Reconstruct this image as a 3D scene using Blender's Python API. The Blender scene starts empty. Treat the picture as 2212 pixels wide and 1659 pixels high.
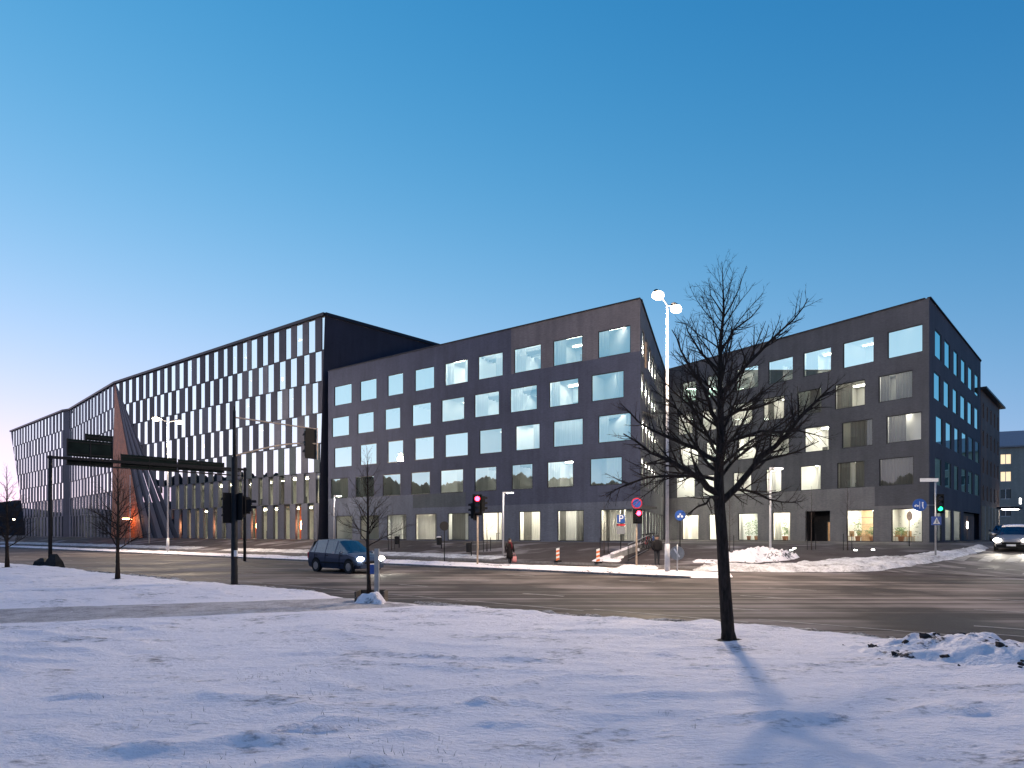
import bpy, bmesh, math, random
import numpy as np
from mathutils import Vector, Matrix, noise as mnoise

R = math.radians
sc = bpy.context.scene
COL = sc.collection
rnd = random.Random(7)

# ------------------------------------------------------------------ camera
EYE = 2.0
FPX = 1330.0                      # focal length in pixels of a 2212 px wide picture
cam_data = bpy.data.cameras.new("camera")
cam = bpy.data.objects.new("camera", cam_data)
COL.objects.link(cam)
cam.location = (0, 0, EYE)
cam.rotation_euler = (R(90), 0, 0)
cam_data.sensor_width = 36
cam_data.lens = 36 * FPX / 2212
cam_data.shift_y = 322.5 / 2212
cam_data.clip_end = 3000
cam_data.clip_start = 0.1
sc.camera = cam

# ------------------------------------------------------------------ sky
world = bpy.data.worlds.new("World")
sc.world = world
world.use_nodes = True
wn = world.node_tree
bg = wn.nodes["Background"]
sky = wn.nodes.new("ShaderNodeTexSky")
sky.sky_type = "NISHITA"
sky.sun_disc = False
SUN_EL, SUN_ROT = 6.0, -60.0
sky.sun_elevation = R(SUN_EL)
sky.sun_rotation = R(SUN_ROT)
sky.air_density = 0.8
sky.dust_density = 1.0
sky.ozone_density = 3.0
# colour grade of the sky: a power curve for each channel, plus the pale band of twilight haze that is
# strongest low down on the side where the sun went under
def wmath(op, a, b=None, clamp=False):
    n = wn.nodes.new("ShaderNodeMath"); n.operation = op; n.use_clamp = clamp
    for k, v in enumerate((a, b)):
        if v is None: continue
        if hasattr(v, "is_linked"): wn.links.new(v, n.inputs[k])
        else: n.inputs[k].default_value = v
    return n.outputs[0]
GLOW_AZ = R(-60)
tcw = wn.nodes.new("ShaderNodeTexCoord")
sxyz = wn.nodes.new("ShaderNodeSeparateXYZ"); wn.links.new(tcw.outputs["Generated"], sxyz.inputs[0])
cxyz = wn.nodes.new("ShaderNodeCombineXYZ"); wn.links.new(sxyz.outputs[0], cxyz.inputs[0]); wn.links.new(sxyz.outputs[1], cxyz.inputs[1])
nrm_ = wn.nodes.new("ShaderNodeVectorMath"); nrm_.operation = "NORMALIZE"; wn.links.new(cxyz.outputs[0], nrm_.inputs[0])
dot_ = wn.nodes.new("ShaderNodeVectorMath"); dot_.operation = "DOT_PRODUCT"; wn.links.new(nrm_.outputs[0], dot_.inputs[0])
dot_.inputs[1].default_value = (math.sin(GLOW_AZ), math.cos(GLOW_AZ), 0)
azw = wmath("ADD", wmath("MULTIPLY", wmath("ADD", dot_.outputs["Value"], 1.0), 0.40), 0.20)
elev = wmath("MAXIMUM", sxyz.outputs[2], 0.0)
def haze_w(depth, power):
    return wmath("MULTIPLY", wmath("POWER", azw, power), wmath("POWER", 2.71828, wmath("DIVIDE", elev, -depth)))
sep = wn.nodes.new("ShaderNodeSeparateColor")
com = wn.nodes.new("ShaderNodeCombineColor")
wn.links.new(sky.outputs[0], sep.inputs[0])
for i, (k, g, hz, dep, pw) in enumerate(((0.004, 0.40, 1.75, 0.195, 1.87), (0.026, 0.12, 1.06, 0.50, 1.0), (0.235, 0.12, 1.06, 0.70, 0.84))):
    c = wmath("MULTIPLY", wmath("POWER", wmath("MULTIPLY", sep.outputs[i], 0.1), g), k)
    c = wmath("DIVIDE", wmath("ADD", c, wmath("MULTIPLY", haze_w(dep, pw), hz)), 0.12)
    wn.links.new(c, com.inputs[i])
wn.links.new(com.outputs[0], bg.inputs[0])
bg.inputs[1].default_value = 0.12

# ------------------------------------------------------------------ sun: the wide pink afterglow low on the left
sd = bpy.data.lights.new("sun", "SUN")
sun = bpy.data.objects.new("sun", sd)
COL.objects.link(sun)
sd.energy = 0.6
sd.angle = R(100)
sd.color = (1.0, 0.62, 0.55)
saz, sel = R(SUN_ROT), R(24)
sdir = Vector((math.sin(saz) * math.cos(sel), math.cos(saz) * math.cos(sel), math.sin(sel)))
sun.rotation_euler = (-sdir).to_track_quat("-Z", "Y").to_euler()
sun.location = (-60, 60, 60)

sc.render.engine = "CYCLES"
sc.cycles.use_denoising = True
sc.cycles.max_bounces = 6
sc.cycles.diffuse_bounces = 3
sc.cycles.glossy_bounces = 3
sc.cycles.transparent_max_bounces = 10
sc.cycles.transmission_bounces = 3
sc.cycles.sample_clamp_indirect = 4.0
sc.cycles.sample_clamp_direct = 0
sc.cycles.caustics_reflective = False
sc.cycles.caustics_refractive = False
vs = sc.view_settings
vs.view_transform = "Standard"
vs.look = "None"
vs.exposure = 0.12
vs.gamma = 1.0
vs.use_curve_mapping = False

# ------------------------------------------------------------------ materials
def nodes(name):
    m = bpy.data.materials.new(name)
    m.use_nodes = True
    nt = m.node_tree
    return m, nt, nt.nodes["Principled BSDF"], nt.nodes["Material Output"]

def coord(nt, scale=(1, 1, 1), kind="Object"):
    tc = nt.nodes.new("ShaderNodeTexCoord")
    mp = nt.nodes.new("ShaderNodeMapping")
    mp.inputs["Scale"].default_value = scale
    nt.links.new(tc.outputs[kind], mp.inputs[0])
    return mp.outputs[0]

def noise_tex(nt, vec, scale, detail=5, rough=0.55):
    n = nt.nodes.new("ShaderNodeTexNoise")
    n.inputs["Scale"].default_value = scale
    n.inputs["Detail"].default_value = detail
    n.inputs["Roughness"].default_value = rough
    nt.links.new(vec, n.inputs["Vector"])
    return n.outputs[0]

def ramp(nt, fac, stops):
    r = nt.nodes.new("ShaderNodeValToRGB")
    el = r.color_ramp.elements
    while len(el) < len(stops):
        el.new(0.5)
    for e, (p, c) in zip(el, stops):
        e.position = p
        e.color = (*c, 1) if len(c) == 3 else c
    nt.links.new(fac, r.inputs[0])
    return r.outputs[0]

def mixc(nt, fac, a, b):
    m = nt.nodes.new("ShaderNodeMix")
    m.data_type = "RGBA"
    for val, idx in ((fac, 0), (a, 6), (b, 7)):
        if hasattr(val, "is_linked"):
            nt.links.new(val, m.inputs[idx])
        else:
            m.inputs[idx].default_value = val if idx == 0 else (*val, 1)
    return m.outputs[2]

def bump(nt, h, strength, dist, bsdf):
    b = nt.nodes.new("ShaderNodeBump")
    b.inputs["Strength"].default_value = strength
    b.inputs["Distance"].default_value = dist
    nt.links.new(h, b.inputs["Height"])
    nt.links.new(b.outputs[0], bsdf.inputs["Normal"])

def plain(name, col, rough=0.6, metal=0.0, vary=0.12, scale=6.0, spec=0.5):
    m, nt, p, o = nodes(name)
    v = coord(nt)
    n = noise_tex(nt, v, scale)
    lo = tuple(c * (1 - vary) for c in col); hi = tuple(min(1, c * (1 + vary)) for c in col)
    nt.links.new(ramp(nt, n, [(0.3, lo), (0.7, hi)]), p.inputs["Base Color"])
    p.inputs["Roughness"].default_value = rough
    p.inputs["Metallic"].default_value = metal
    p.inputs["Specular IOR Level"].default_value = spec
    return m

def emit(name, col, strength):
    m, nt, p, o = nodes(name)
    p.inputs["Base Color"].default_value = (*col, 1)
    p.inputs["Emission Color"].default_value = (*col, 1)
    p.inputs["Emission Strength"].default_value = strength
    return m

def cladding(name, col, vary=0.16, rough=0.75):
    # dark brick: thin courses as fine relief, cloudy tone from brick to brick
    m, nt, p, o = nodes(name)
    v = coord(nt)
    big = noise_tex(nt, v, 0.35, 6, 0.6)
    fine = noise_tex(nt, coord(nt, (3.2, 3.2, 14)), 1.3, 3, 0.7)
    a = tuple(c * (1 - vary) for c in col); b = tuple(c * (1 + vary) for c in col)
    c1 = ramp(nt, big, [(0.3, a), (0.7, b)])
    c2 = ramp(nt, fine, [(0.3, (0.78, 0.78, 0.79)), (0.7, (1.18, 1.18, 1.17))])
    mx = nt.nodes.new("ShaderNodeMix"); mx.data_type = "RGBA"; mx.blend_type = "MULTIPLY"
    mx.inputs[0].default_value = 1.0
    nt.links.new(c1, mx.inputs[6]); nt.links.new(c2, mx.inputs[7])
    # faint rain streaks
    stn = ramp(nt, noise_tex(nt, coord(nt, (1.1, 1.1, 0.07)), 1.6, 4, 0.6), [(0.35, (0.86, 0.86, 0.87)), (0.65, (1.07, 1.07, 1.06))])
    mx2 = nt.nodes.new("ShaderNodeMix"); mx2.data_type = "RGBA"; mx2.blend_type = "MULTIPLY"; mx2.inputs[0].default_value = 1.0
    nt.links.new(mx.outputs[2], mx2.inputs[6]); nt.links.new(stn, mx2.inputs[7])
    nt.links.new(mx2.outputs[2], p.inputs["Base Color"])
    p.inputs["Roughness"].default_value = rough
    p.inputs["Specular IOR Level"].default_value = 0.35
    bump(nt, fine, 0.35, 0.02, p)
    return m

def glass(name, base=0.12, tint=(0.85, 0.97, 1.0), trans=(0.86, 0.92, 0.9), ior=1.6, wave=0.0):
    m, nt, p, o = nodes(name)
    nt.nodes.remove(p)
    t = nt.nodes.new("ShaderNodeBsdfTransparent"); t.inputs[0].default_value = (*trans, 1)
    g = nt.nodes.new("ShaderNodeBsdfGlossy"); g.inputs["Roughness"].default_value = 0.0
    g.inputs[0].default_value = (*tint, 1)
    f = nt.nodes.new("ShaderNodeFresnel"); # panes reflect alike from both sides
    gm = nt.nodes.new("ShaderNodeNewGeometry"); sw = nt.nodes.new("ShaderNodeMix"); sw.inputs[2].default_value = ior; sw.inputs[3].default_value = 1 / ior
    nt.links.new(gm.outputs["Backfacing"], sw.inputs[0]); nt.links.new(sw.outputs[0], f.inputs[0])
    ma = nt.nodes.new("ShaderNodeMath"); ma.operation = "ADD"; ma.inputs[1].default_value = base; ma.use_clamp = True
    nt.links.new(f.outputs[0], ma.inputs[0])
    if wave:
        b = nt.nodes.new("ShaderNodeBump"); b.inputs["Strength"].default_value = wave; b.inputs["Distance"].default_value = 0.05
        nt.links.new(noise_tex(nt, coord(nt), 0.7, 1, 0.4), b.inputs["Height"]); nt.links.new(b.outputs[0], g.inputs["Normal"])
    mx = nt.nodes.new("ShaderNodeMixShader")
    nt.links.new(ma.outputs[0], mx.inputs[0]); nt.links.new(t.outputs[0], mx.inputs[1]); nt.links.new(g.outputs[0], mx.inputs[2])
    nt.links.new(mx.outputs[0], o.inputs[0])
    return m

def fabric(name, col, transl=0.5):
    m, nt, p, o = nodes(name)
    nt.nodes.remove(p)
    d = nt.nodes.new("ShaderNodeBsdfDiffuse"); d.inputs[0].default_value = (*col, 1)
    t = nt.nodes.new("ShaderNodeBsdfTranslucent"); t.inputs[0].default_value = (*col, 1)
    mx = nt.nodes.new("ShaderNodeMixShader"); mx.inputs[0].default_value = transl
    v = coord(nt, (6, 6, 0.3))
    nn = noise_tex(nt, v, 1.5, 2)
    c = ramp(nt, nn, [(0.3, tuple(x * 0.85 for x in col)), (0.7, col)])
    nt.links.new(c, d.inputs[0]); nt.links.new(c, t.inputs[0])
    nt.links.new(d.outputs[0], mx.inputs[1]); nt.links.new(t.outputs[0], mx.inputs[2]); nt.links.new(mx.outputs[0], o.inputs[0])
    return m

M = {}
M["slate"] = cladding("slate_brick", (0.050, 0.057, 0.092))
M["slate_warm"] = cladding("slate_brick_warm", (0.100, 0.095, 0.112))
M["slate_blue"] = cladding("slate_brick_blue", (0.086, 0.097, 0.132))
M["slate_green"] = cladding("slate_brick_green", (0.055, 0.066, 0.078))
M["grey_brick"] = cladding("grey_brick", (0.080, 0.082, 0.096))
M["grey_brick_light"] = cladding("grey_brick_light", (0.165, 0.16, 0.168))
M["grey_brick_dark"] = cladding("grey_brick_dark", (0.085, 0.085, 0.098))
M["side_brick"] = cladding("side_brick", (0.085, 0.076, 0.088))
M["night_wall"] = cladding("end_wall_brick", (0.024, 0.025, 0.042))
M["panel_dark"] = cladding("panel_dark", (0.036, 0.038, 0.054), rough=0.6)
M["panel_mid"] = cladding("panel_mid", (0.075, 0.076, 0.098), rough=0.6)
M["panel_light"] = cladding("panel_light", (0.105, 0.108, 0.135), rough=0.6)
M["panel_green"] = cladding("panel_green", (0.058, 0.072, 0.080), rough=0.6)
M["panel_skylit"] = cladding("panel_skylit", (0.145, 0.155, 0.195), rough=0.55)  # far wings: reflected sky put into the panel colour as a paler grey
M["cap"] = plain("dark_cap_metal", (0.03, 0.03, 0.036), 0.45, 0.6)
M["frame"] = plain("window_frame_metal", (0.03, 0.032, 0.035), 0.4, 0.5)
M["copper"] = plain("copper_cladding", (0.50, 0.14, 0.05), 0.55, 0.05, 0.25, 1.2)
M["roof"] = plain("roof_felt", (0.25, 0.25, 0.27), 0.9)
M["glass"] = glass("window_glass", 0.72, (0.66, 1.0, 0.95), wave=0.02)
M["glass_soft"] = glass("soft_glass", 0.50, (0.62, 1.0, 0.97), wave=0.03)
M["glass_low"] = glass("clear_glass", 0.03, (0.8, 0.95, 0.95), (0.93, 0.95, 0.92))
M["glass_strip"] = glass("strip_glass", 0.86, (0.84, 1.0, 0.97), wave=0.02)
M["car_glass"] = glass("car_glass", 0.08, (0.9, 0.95, 1.0), (0.25, 0.28, 0.30))
M["room"] = plain("room_paint", (0.74, 0.74, 0.71), 0.8, vary=0.05, scale=0.8)
M["room_wood"] = plain("room_wood", (0.55, 0.38, 0.24), 0.6, vary=0.25, scale=3)
M["room_dark"] = plain("room_dark", (0.10, 0.10, 0.10), 0.8)
M["lamp"] = emit("ceiling_lamp_glow", (1.0, 0.95, 0.84), 42)
M["lamp_shop"] = emit("shop_lamp_glow", (1.0, 0.90, 0.74), 75)
M["lamp_mid"] = emit("ceiling_lamp_mid", (1.0, 0.95, 0.84), 16)
M["lamp_dim"] = emit("ceiling_lamp_dim", (1.0, 0.93, 0.80), 3.0)
M["lamp_strip"] = emit("office_lamp_glow", (1.0, 0.93, 0.68), 34)
M["lamp_warm"] = emit("warm_lamp_glow", (1.0, 0.42, 0.18), 45)
M["curtain"] = fabric("curtain_white", (0.80, 0.79, 0.75))
M["curtain_grey"] = fabric("curtain_grey", (0.24, 0.235, 0.22), 0.4)
M["metal"] = plain("galvanised_steel", (0.42, 0.42, 0.43), 0.42, 0.8, 0.15, 9)
M["metal_dark"] = plain("dark_painted_steel", (0.016, 0.016, 0.018), 0.65, 0.0, 0.3, 7, 0.2)
M["metal_rust"] = plain("tan_painted_steel", (0.55, 0.42, 0.30), 0.5, 0.2, 0.2, 8)
M["metal_white"] = plain("pale_painted_steel", (0.62, 0.60, 0.60), 0.45, 0.2, 0.1, 8)
M["black"] = plain("black_plastic", (0.010, 0.010, 0.011), 0.7, spec=0.15)
M["rubber"] = plain("tyre_rubber", (0.018, 0.018, 0.018), 0.85)
M["alu"] = plain("alloy_rim", (0.45, 0.46, 0.48), 0.3, 0.9)
M["sign_green"] = plain("sign_back_green", (0.010, 0.017, 0.015), 0.8, 0.0, 0.4, 1.5, 0.12)
M["sign_blue"] = plain("sign_blue", (0.015, 0.07, 0.30), 0.4)
M["sign_white"] = plain("sign_white", (0.75, 0.75, 0.75), 0.4)
M["sign_red"] = plain("sign_red", (0.50, 0.02, 0.035), 0.4)
M["sign_grey"] = plain("sign_back_grey", (0.26, 0.27, 0.28), 0.5, 0.4)
M["orange"] = plain("delineator_orange", (0.75, 0.17, 0.03), 0.5)
M["lamp_glow"] = emit("street_lamp_glow", (1.0, 0.80, 0.56), 20)
M["lamp_small"] = emit("path_lamp_glow", (1.0, 0.93, 0.82), 30)
M["red_glow"] = emit("signal_red_glow", (1.0, 0.02, 0.05), 26)
M["green_glow"] = emit("signal_green_glow", (0.02, 0.9, 0.35), 3)
M["signal_off"] = plain("signal_lens_off", (0.03, 0.02, 0.02), 0.25)
M["head_glow"] = emit("headlamp_glow", (1.0, 0.95, 0.82), 55)
M["spot_glow"] = emit("ground_spot_glow", (1.0, 0.95, 0.86), 25)
M["sign_glow"] = emit("lit_sign_glow", (1.0, 0.98, 0.95), 6)
M["win_lit"] = emit("far_window_lit", (1.0, 0.75, 0.45), 1.0)
M["concrete"] = plain("concrete", (0.30, 0.29, 0.28), 0.85, 0, 0.2, 3)
M["wood"] = plain("weathered_wood", (0.085, 0.065, 0.05), 0.85, 0, 0.4, 8)
M["wood_pale"] = plain("pale_wood", (0.50, 0.32, 0.18), 0.6, 0, 0.2, 5)
M["leaf"] = plain("house_plant_leaf", (0.07, 0.14, 0.04), 0.6, 0, 0.4, 10)
M["terracotta"] = plain("terracotta", (0.42, 0.18, 0.09), 0.8)
def bark_mat(name, col):
    m, nt, p, o = nodes(name); v = coord(nt, (9, 9, 1.6)); n = noise_tex(nt, v, 3.0, 6, 0.7)
    nt.links.new(ramp(nt, n, [(0.32, tuple(c * 0.45 for c in col)), (0.68, tuple(c * 1.8 for c in col))]), p.inputs["Base Color"])
    p.inputs["Roughness"].default_value = 0.95; p.inputs["Specular IOR Level"].default_value = 0.15; bump(nt, n, 0.9, 0.03, p); return m
M["bark"] = bark_mat("bark", (0.026, 0.020, 0.017))
M["bark_pale"] = plain("sapling_bark", (0.06, 0.045, 0.04), 0.95, 0, 0.35, 18, 0.2)
M["old_brick"] = cladding("old_tan_brick", (0.20, 0.13, 0.10), 0.22)
M["stucco"] = cladding("pale_stucco", (0.33, 0.31, 0.27), 0.1)
M["stucco_grey"] = cladding("grey_stucco", (0.24, 0.24, 0.24), 0.12)
M["dark_pane"] = plain("far_window_pane", (0.012, 0.014, 0.018), 0.1, 0, 0.2, 3, 0.6)
M["paint_blue"] = plain("car_paint_blue", (0.030, 0.045, 0.085), 0.3, 0.2, 0.05, 2)
M["paint_silver"] = plain("car_paint_silver", (0.30, 0.28, 0.28), 0.32, 0.5, 0.05, 2)
M["skin"] = plain("skin", (0.45, 0.26, 0.19), 0.6)
M["hair"] = plain("dark_hair", (0.012, 0.010, 0.009), 0.6)
M["coat"] = plain("black_coat_cloth", (0.013, 0.012, 0.014), 0.9, 0, 0.3, 20, 0.2)
M["coat2"] = plain("dark_brown_coat_cloth", (0.014, 0.011, 0.012), 0.9, 0, 0.3, 20, 0.2)
M["trouser"] = plain("dark_trouser_cloth", (0.012, 0.013, 0.018), 0.9, 0, 0.3, 20, 0.2)
M["scarf"] = plain("red_scarf_wool", (0.12, 0.012, 0.018), 0.95)
M["bag"] = plain("pink_bag_cloth", (0.55, 0.22, 0.22), 0.8)
M["grass"] = plain("dry_grass", (0.10, 0.075, 0.05), 0.9, 0, 0.4, 30)

def snow_mat(name, dirt_lo, dirt_hi, dirt_col, tint=(0.93, 0.86, 0.865), fine=1.0, stretch=(1, 1, 1), amt=1.0):
    m, nt, p, o = nodes(name)
    v = coord(nt, stretch)
    n1 = noise_tex(nt, v, 0.9, 8, 0.62)
    n2 = noise_tex(nt, v, 7.0, 6, 0.7)
    mul = nt.nodes.new("ShaderNodeMath"); mul.operation = "MULTIPLY"
    nt.links.new(n1, mul.inputs[0]); nt.links.new(n2, mul.inputs[1])
    f = ramp(nt, mul.outputs[0], [(dirt_lo, (0, 0, 0)), (dirt_hi, (amt, amt, amt))])
    base = ramp(nt, n2, [(0.3, tuple(c * 0.93 for c in tint)), (0.75, tint)])
    nt.links.new(mixc(nt, f, base, dirt_col), p.inputs["Base Color"])
    p.inputs["Roughness"].default_value = 0.75
    p.inputs["Specular IOR Level"].default_value = 0.25
    n3 = noise_tex(nt, coord(nt, stretch), 16, 6, 0.65)
    ad = nt.nodes.new("ShaderNodeMath"); ad.operation = "ADD"
    nt.links.new(n3, ad.inputs[0]); nt.links.new(n2, ad.inputs[1])
    bump(nt, ad.outputs[0], 0.40 * fine, 0.07, p)
    return m

M["snow"] = snow_mat("snow", 0.285, 0.42, (0.20, 0.175, 0.175), stretch=(0.75, 1.6, 1), fine=1.5)
M["snow_dirty"] = snow_mat("dirty_snow", 0.20, 0.42, (0.12, 0.10, 0.09), tint=(0.72, 0.70, 0.70), fine=1.6)
M["snow_bank"] = snow_mat("ploughed_snow", 0.30, 0.36, (0.035, 0.032, 0.034), fine=1.8)
M["snow_path"] = snow_mat("sanded_path_snow", 0.17, 0.42, (0.20, 0.165, 0.155), tint=(0.66, 0.61, 0.60), fine=2.0, stretch=(1.6, 1.6, 1))

M["snow_grit"] = snow_mat("gritty_snow", 0.16, 0.34, (0.06, 0.05, 0.045), tint=(0.62, 0.58, 0.56), fine=2.2, stretch=(1.5, 1.5, 1))
M["snow_bare"] = snow_mat("wind_bared_snow", 0.20, 0.40, (0.36, 0.31, 0.32), tint=(0.86, 0.80, 0.81), fine=2.2, stretch=(1.0, 2.2, 1))
def asphalt(name, col, snow_lo, snow_hi, axis_scale, rot=0.0, snowcol=(0.42, 0.39, 0.38), rough=(0.6, 0.95)):
    m, nt, p, o = nodes(name)
    tc = nt.nodes.new("ShaderNodeTexCoord")
    mp = nt.nodes.new("ShaderNodeMapping")
    mp.inputs["Rotation"].default_value = (0, 0, rot)
    mp.inputs["Scale"].default_value = axis_scale
    nt.links.new(tc.outputs["Object"], mp.inputs[0])
    st = noise_tex(nt, mp.outputs[0], 1.0, 6, 0.6)
    gr = noise_tex(nt, coord(nt), 22, 4, 0.7)
    cl = noise_tex(nt, coord(nt), 0.25, 4, 0.55)
    base = ramp(nt, gr, [(0.25, tuple(c * 0.6 for c in col)), (0.75, tuple(c * 1.5 for c in col))])
    mul = nt.nodes.new("ShaderNodeMath"); mul.operation = "MULTIPLY"
    nt.links.new(st, mul.inputs[0]); nt.links.new(cl, mul.inputs[1])
    f = ramp(nt, mul.outputs[0], [(snow_lo, (0, 0, 0)), (snow_hi, (0.85, 0.85, 0.85))])
    nt.links.new(mixc(nt, f, base, snowcol), p.inputs["Base Color"])
    nt.links.new(ramp(nt, cl, [(0.35, (rough[0],) * 3), (0.65, (rough[1],) * 3)]), p.inputs["Roughness"])
    p.inputs["Specular IOR Level"].default_value = 0.16
    bump(nt, gr, 0.25, 0.01, p)
    return m

ROAD_ROT = math.atan2(0.6, 0.8)
M["road"] = asphalt("winter_asphalt", (0.040, 0.031, 0.026), 0.215, 0.36, (0.035, 2.1, 1), ROAD_ROT, (0.25, 0.215, 0.20))
M["plaza"] = asphalt("plaza_asphalt", (0.060, 0.047, 0.045), 0.27, 0.38, (0.12, 0.6, 1), ROAD_ROT, (0.30, 0.27, 0.27))
M["street"] = asphalt("street_asphalt", (0.07, 0.06, 0.057), 0.25, 0.38, (0.9, 0.08, 1), -0.76 + 1.57, (0.30, 0.27, 0.26))
M["clod"] = plain("frozen_dirt_clod", (0.03, 0.027, 0.028), 0.9, 0, 0.4, 14, 0.2)
M["marking"] = plain("worn_road_paint", (0.22, 0.20, 0.185), 0.8, 0, 0.5, 3)
M["kerb"] = plain("granite_kerb", (0.24, 0.22, 0.21), 0.8, 0, 0.3, 6)

# ------------------------------------------------------------------ mesh helpers
class MB:
    def __init__(self):
        self.v = []; self.f = []; self.m = []
    def face(self, pts, mi=0):
        n = len(self.v); self.v += [tuple(p) for p in pts]
        self.f.append(tuple(range(n, n + len(pts)))); self.m.append(mi)
    def box(self, c, s, mi=0, rz=0.0, rot=None):
        hx, hy, hz = s[0] / 2, s[1] / 2, s[2] / 2
        mat = rot if rot is not None else Matrix.Rotation(rz, 3, "Z")
        n = len(self.v); c = Vector(c)
        for x, y, z in ((-hx, -hy, -hz), (hx, -hy, -hz), (hx, hy, -hz), (-hx, hy, -hz), (-hx, -hy, hz), (hx, -hy, hz), (hx, hy, hz), (-hx, hy, hz)):
            self.v.append(tuple(c + mat @ Vector((x, y, z))))
        for q in ((0, 3, 2, 1), (4, 5, 6, 7), (0, 1, 5, 4), (1, 2, 6, 5), (2, 3, 7, 6), (3, 0, 4, 7)):
            self.f.append(tuple(n + i for i in q)); self.m.append(mi)
    def bar(self, a, b, w, h=None, mi=0):
        a = Vector(a); b = Vector(b); d = b - a
        q = d.to_track_quat("X", "Z").to_matrix()
        self.box((a + b) / 2, (d.length, w, h or w), mi, rot=q)
    def tube(self, pts, rad, n=8, mi=0, cap=True):
        pts = [Vector(p) for p in pts]
        if not hasattr(rad, "__len__"): rad = [rad] * len(pts)
        base = len(self.v); up = None
        for i, p in enumerate(pts):
            t = (pts[min(i + 1, len(pts) - 1)] - pts[max(i - 1, 0)])
            if t.length < 1e-9: t = Vector((0, 0, 1))
            t.normalize()
            if up is None:
                up = Vector((1, 0, 0)) if abs(t.x) < 0.8 else Vector((0, 1, 0))
            up = (up - t * up.dot(t))
            if up.length < 1e-6: up = t.orthogonal()
            up.normalize(); sd_ = t.cross(up)
            for k in range(n):
                a = 2 * math.pi * k / n
                self.v.append(tuple(p + (up * math.cos(a) + sd_ * math.sin(a)) * rad[i]))
        for i in range(len(pts) - 1):
            for k in range(n):
                a = base + i * n + k; b = base + i * n + (k + 1) % n
                self.f.append((a, b, b + n, a + n)); self.m.append(mi)
        if cap:
            self.f.append(tuple(base + k for k in reversed(range(n)))); self.m.append(mi)
            e = base + (len(pts) - 1) * n
            self.f.append(tuple(e + k for k in range(n))); self.m.append(mi)
    def disc(self, c, nrm, r, th, n=20, mi=0, mi_back=None, squash=1.0):
        c = Vector(c); nrm = Vector(nrm).normalized()
        u = Vector((0, 0, 1)).cross(nrm)
        if u.length < 1e-4: u = Vector((1, 0, 0))
        u.normalize(); w = nrm.cross(u)
        ring = [c + (u * math.cos(2 * math.pi * k / n) + w * math.sin(2 * math.pi * k / n) * squash) * r for k in range(n)]
        f = [p + nrm * th / 2 for p in ring]; b = [p - nrm * th / 2 for p in ring]
        s = len(self.v); self.v += [tuple(p) for p in f + b]
        self.f.append(tuple(s + k for k in range(n))); self.m.append(mi)
        self.f.append(tuple(s + n + k for k in reversed(range(n)))); self.m.append(mi if mi_back is None else mi_back)
        for k in range(n):
            k2 = (k + 1) % n
            self.f.append((s + k, s + n + k, s + n + k2, s + k2)); self.m.append(mi)
    def ball(self, c, r, nu=10, nv=7, mi=0, sq=(1, 1, 1)):
        c = Vector(c); s = len(self.v)
        for j in range(nv + 1):
            th = math.pi * j / nv
            for i in range(nu):
                ph = 2 * math.pi * i / nu
                self.v.append((c.x + r * sq[0] * math.sin(th) * math.cos(ph), c.y + r * sq[1] * math.sin(th) * math.sin(ph), c.z + r * sq[2] * math.cos(th)))
        for j in range(nv):
            for i in range(nu):
                a = s + j * nu + i; b = s + j * nu + (i + 1) % nu
                self.f.append((a, a + nu, b + nu, b)); self.m.append(mi)
    def loft(self, rings, mi=0, cap=True):
        s = len(self.v); n = len(rings[0])
        for r in rings: self.v += [tuple(p) for p in r]
        for i in range(len(rings) - 1):
            for k in range(n):
                a = s + i * n + k; b = s + i * n + (k + 1) % n
                self.f.append((a, b, b + n, a + n)); self.m.append(mi)
        if cap:
            self.f.append(tuple(s + k for k in reversed(range(n)))); self.m.append(mi)
            e = s + (len(rings) - 1) * n
            self.f.append(tuple(e + k for k in range(n))); self.m.append(mi)
    def build(self, name, mats, parent=None, smooth=False, off=None):
        me = bpy.data.meshes.new(name)
        vv = self.v if off is None else [(x - off[0], y - off[1], z - off[2]) for x, y, z in self.v]
        me.from_pydata(vv, [], self.f)
        if not isinstance(mats, (list, tuple)): mats = [mats]
        for m in mats: me.materials.append(m)
        if len(mats) > 1: me.polygons.foreach_set("material_index", self.m)
        if smooth: me.polygons.foreach_set("use_smooth", [True] * len(me.polygons))
        me.update()
        o = bpy.data.objects.new(name, me)
        COL.objects.link(o)
        if parent is not None: o.parent = parent
        return o

def tag(o, label=None, cat=None, group=None, kind=None):
    if label: o["label"] = label
    if cat: o["category"] = cat
    if group: o["group"] = group
    if kind: o["kind"] = kind
    return o

def thing(name, loc, label, cat, rz=0.0, group=None):
    o = bpy.data.objects.new(name, None)
    COL.objects.link(o)
    o.empty_display_size = 0.3
    o.location = loc; o.rotation_euler = (0, 0, rz)
    return tag(o, label, cat, group)

def copy_tree(o, parent=None):
    c = o.copy(); COL.objects.link(c); c.parent = parent
    for ch in list(o.children): copy_tree(ch, c)
    return c

def V2(x, y): return Vector((x, y))

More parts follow.
